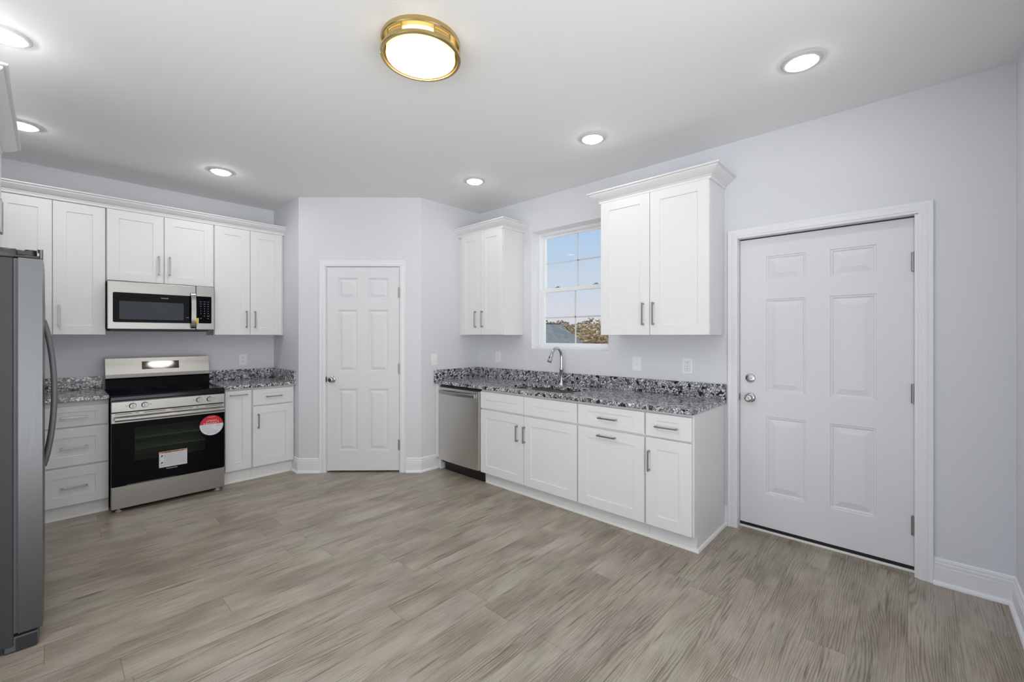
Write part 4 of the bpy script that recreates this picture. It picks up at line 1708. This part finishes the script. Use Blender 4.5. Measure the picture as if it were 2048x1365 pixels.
# ------------------------------------------------------------------ outlets and switches
def wall_plate(name, label, cat, loc, rz, kind, w=.079, h=.121):
    t = thing(name, label, cat, loc, rz, 'wall plates above the counters')
    bm = nb()
    box(bm, -w / 2, w / 2, -.006, .0, -h / 2, h / 2, .0025, 2)
    obj('plate', bm, M['white'], t)
    if kind == 'duplex':
        for s in (-1, 1):
            bm = nb()
            plate(bm, [(p[0], -.0075, p[1]) for p in rrect(-.017, .017, s * .0205 - .0145, s * .0205 + .0145, .010)], .002)
            rc = obj('receptacle', bm, M['white'], t)
            bm = nb()
            for dx, hh in ((-.0065, .0045), (.0065, .0037)):
                box(bm, dx - .0014, dx + .0014, -.0079, -.0074, s * .0205 + .002 - hh + .003, s * .0205 + .002 + hh + .003)
            lathe(bm, [(.0026, -.0004), (.0026, 0), (0, 0)], 10, (0, -.0076, s * .0205 - .0075), 'y')
            obj('slot', bm, M['slot'], rc)
    elif kind == 'gfci':
        bm = nb()
        box(bm, -.0205, .0205, -.0062, -.004, -.0385, .0385)
        obj('insert_shadow', bm, M['gap_shade'], t)  # grey rim painted as the shadow line round the insert
        bm = nb()
        box(bm, -.0185, .0185, -.0085, -.004, -.0365, .0365, .001)
        rc = obj('receptacle', bm, M['white'], t)
        bm = nb()
        for s in (-1, 1):
            for dx in (-.0065, .0065):
                box(bm, dx - .0014, dx + .0014, -.0090, -.0084, s * .0235 - .001, s * .0235 + .008)
            lathe(bm, [(.0030, -.0005), (.0030, 0), (0, 0)], 10, (0, -.0085, s * .0235 - .0065), 'y')
        obj('slot', bm, M['slot'], rc)
        bm = nb()
        box(bm, -.010, .010, -.0095, -.0084, -.006, -.001, .0005)
        box(bm, -.010, .010, -.0095, -.0084, .001, .006, .0005)
        obj('test_button', bm, M['print'], rc)
    else:
        bm = nb()
        box(bm, -.0055, .0055, -.0072, -.004, -.0125, .0125, .001)
        obj('toggle_slot', bm, M['white'], t)
        bm = nb()
        P = [(-.0042, -.007, -.001), (.0042, -.007, -.001), (.0042, -.007, .008), (-.0042, -.007, .008)]
        Q = [(-.0035, -.0175, .004), (.0035, -.0175, .004), (.0035, -.0175, .010), (-.0035, -.0175, .010)]
        P = [(x, y, -z) for x, y, z in P]
        Q = [(x, y, -z) for x, y, z in Q]
        a, b = [bm.verts.new(p) for p in P], [bm.verts.new(p) for p in Q]
        bm.faces.new(a)
        bm.faces.new(b)
        for k in range(4):
            bm.faces.new((a[k], a[(k + 1) % 4], b[(k + 1) % 4], b[k]))
        obj('toggle', bm, M['white'], t)
    bm = nb()
    for zz in ((-.030, .030) if kind == 'switch' else ((0,) if kind == 'duplex' else (-.048, .048))):
        lathe(bm, [(.0028, 0), (.0028, -.001), (0, -.0014)], 10, (0, -.006 if kind != 'duplex' else -.006, zz), 'y')
    obj('screw', bm, M['white'], t)
    return t


wall_plate('outlet', 'white wall outlet on the back wall right of the range', 'outlet', (1.4265, YA, 1.140), 0, 'duplex')
wall_plate('light_switch', 'white light switch on the short pantry wall above the dishwasher', 'light switch', (2.765, PSY, 1.148), 0, 'switch')
wall_plate('outlet', 'white wall outlet under the small cabinet left of the window', 'outlet', (XB, 3.398, 1.159), R_B, 'duplex')
wall_plate('light_switch', 'white light switch under the large cabinet right of the window', 'light switch', (XB, 1.731, 1.160), R_B, 'switch', .082, .122)
wall_plate('outlet', 'white outlet with test buttons under the large cabinet by the entry door', 'outlet', (XB, 1.304, 1.160), R_B, 'gfci', .081, .123)

# a sliver of pale wood left on the floor
bm = nb()
tube(bm, [(2.02, .068, .0022), (2.05, .050, .0026), (2.085, .030, .0022)], [.0012, .0022, .0012], 6)
tag(obj('wood_sliver', bm, M['splinter']), 'thin pale wood sliver lying on the floor in front of the entry door', 'debris')

# ------------------------------------------------------------------ outside the window
GZ = -2.3
bm = nb()
box(bm, 6, 190, -60, 190, GZ - .3, GZ)
tag(obj('ground', bm, M['soil']), 'sandy ground beyond the window', 'ground', kind='structure')
nh = thing('neighbour_house', 'neighbouring house with a grey shingle roof seen through the window', 'house', (34, 25.3, GZ), math.atan2(.77, .64) + PI / 2)
# local y runs along the ridge, away to the left; local -x is the slope that faces the window
RZ, EZ, HW, RL = 2.54 - GZ, .50 - GZ, 9.38, 15.0
nh.rotation_euler.z = math.atan2(-(-.77), .64)
bm = nb()
A1, B1 = Vector((0, 0, RZ)), Vector((0, RL, RZ))
f0, f1 = Vector((-HW, 0, EZ)), Vector((-HW, RL, EZ))
g0, g1 = Vector((HW, 0, EZ)), Vector((HW, RL, EZ))
th = Vector((0, 0, -.22))
for q in ((f0, f1, B1, A1), (A1, B1, g1, g0), (f0 + th, A1 + th, B1 + th, f1 + th), (A1 + th, g0 + th, g1 + th, B1 + th),
          (f0, A1, A1 + th, f0 + th), (A1, g0, g0 + th, A1 + th), (B1, f1, f1 + th, B1 + th), (g1, B1, B1 + th, g1 + th), (f1, f0, f0 + th, f1 + th), (g0, g1, g1 + th, g0 + th)):
    face(bm, q)
obj('roof', bm, M['shingle'], nh)
bm = nb()
tube(bm, [A1 + Vector((0, 0, .02)), B1 + Vector((0, 0, .02))], .07, 6)
obj('ridge_cap', bm, M['slot'], nh)
bm = nb()
P0 = [(-HW + .4, .4, 0), (HW - .4, .4, 0), (HW - .4, .4, EZ - .1), (0, .4, RZ - .3), (-HW + .4, .4, EZ - .1)]
va = [bm.verts.new(p) for p in P0]
vb = [bm.verts.new((p[0], RL - .4, p[2])) for p in P0]
bm.faces.new(va)
bm.faces.new(list(reversed(vb)))
for k in range(5):
    bm.faces.new((va[k], va[(k + 1) % 5], vb[(k + 1) % 5], vb[k]))
obj('house_wall', bm, M['siding'], nh)

TREE_KINDS = (('leafb', 'brown autumn tree in the woods behind the grey roof'), ('leaft', 'tan bare twiggy tree in the woods right of the grey roof'), ('leafg', 'olive green tree in the woods beyond the grey roof'))


def tree_mesh(kind, seed):
    rnd = random.Random(seed)
    bm = nb()
    for q in range(620):
        while True:
            p = Vector((rnd.uniform(-1, 1), rnd.uniform(-1, 1), rnd.uniform(-1, 1)))
            if p.length < 1:
                break
        p = Vector((p.x * 2.6, p.y * 2.6, 5.4 + p.z * 4.0))
        s = rnd.uniform(.22, .42)
        u = Vector((rnd.gauss(0, 1), rnd.gauss(0, 1), rnd.gauss(0, 1))).normalized() * s
        v = u.cross(Vector((rnd.gauss(0, 1), rnd.gauss(0, 1), rnd.gauss(0, 1))).normalized()) * .9
        face(bm, [p - u, p + v * .7, p + u, p - v * .7])
    bt = nb()
    tube(bt, [(0, 0, 0), (.1, 0, 2.2), (0, .1, 5), (.1, .1, 8.2)], [.28, .2, .13, .04], 7)
    for k in range(6):
        a = rnd.uniform(0, 2 * PI)
        z = rnd.uniform(2.4, 6)
        tube(bt, [(0, 0, z), (math.cos(a) * 1.1, math.sin(a) * 1.1, z + 1.1), (math.cos(a) * 1.9, math.sin(a) * 1.9, z + 2.3)], [.09, .06, .02], 5)
    return bm, bt


protos = {}
rnd = random.Random(5)
spots = []
for row, x0 in enumerate((48, 54.5, 61, 67.5, 74)):
    for c in range(6):
        y = x0 * .50 + (row % 2) * 3.0 + c * 6.1 + rnd.uniform(-.25, .25)
        ratio = y / x0
        if ratio > .93:
            continue
        kd = 2 if ratio > .775 else (0 if ratio > .69 or row > 2 else 1)
        top = 1.397 + x0 * (.044 + .007 * math.sin(ratio * 41 + 1.3)) - GZ
        spots.append((x0 + rnd.uniform(-.3, .3), y, top / 9.4 * (.86, .92, .97, 1.0, 1.0)[row], kd))
for i, (x, y, s, kd) in enumerate(spots):
    mk, lab = TREE_KINDS[kd]
    t = thing('autumn_tree' if kd != 2 else 'evergreen_tree', lab, 'tree', (x, y, GZ), rnd.uniform(0, 6), 'trees beyond the neighbouring house, ' + ('brown', 'tan', 'olive')[kd])
    t.scale = (1.0, 1.0, s)
    key = (kd, i % 2)
    if key not in protos:
        bc, bt = tree_mesh(kd, 40 + i)
        cr_ = obj('crown', bc, M[mk], t)
        tk_ = obj('trunk', bt, M['bark'], t)
        protos[key] = (cr_, tk_)
    else:
        for src in protos[key]:
            c = src.copy()
            COL.objects.link(c)
            c.parent = t
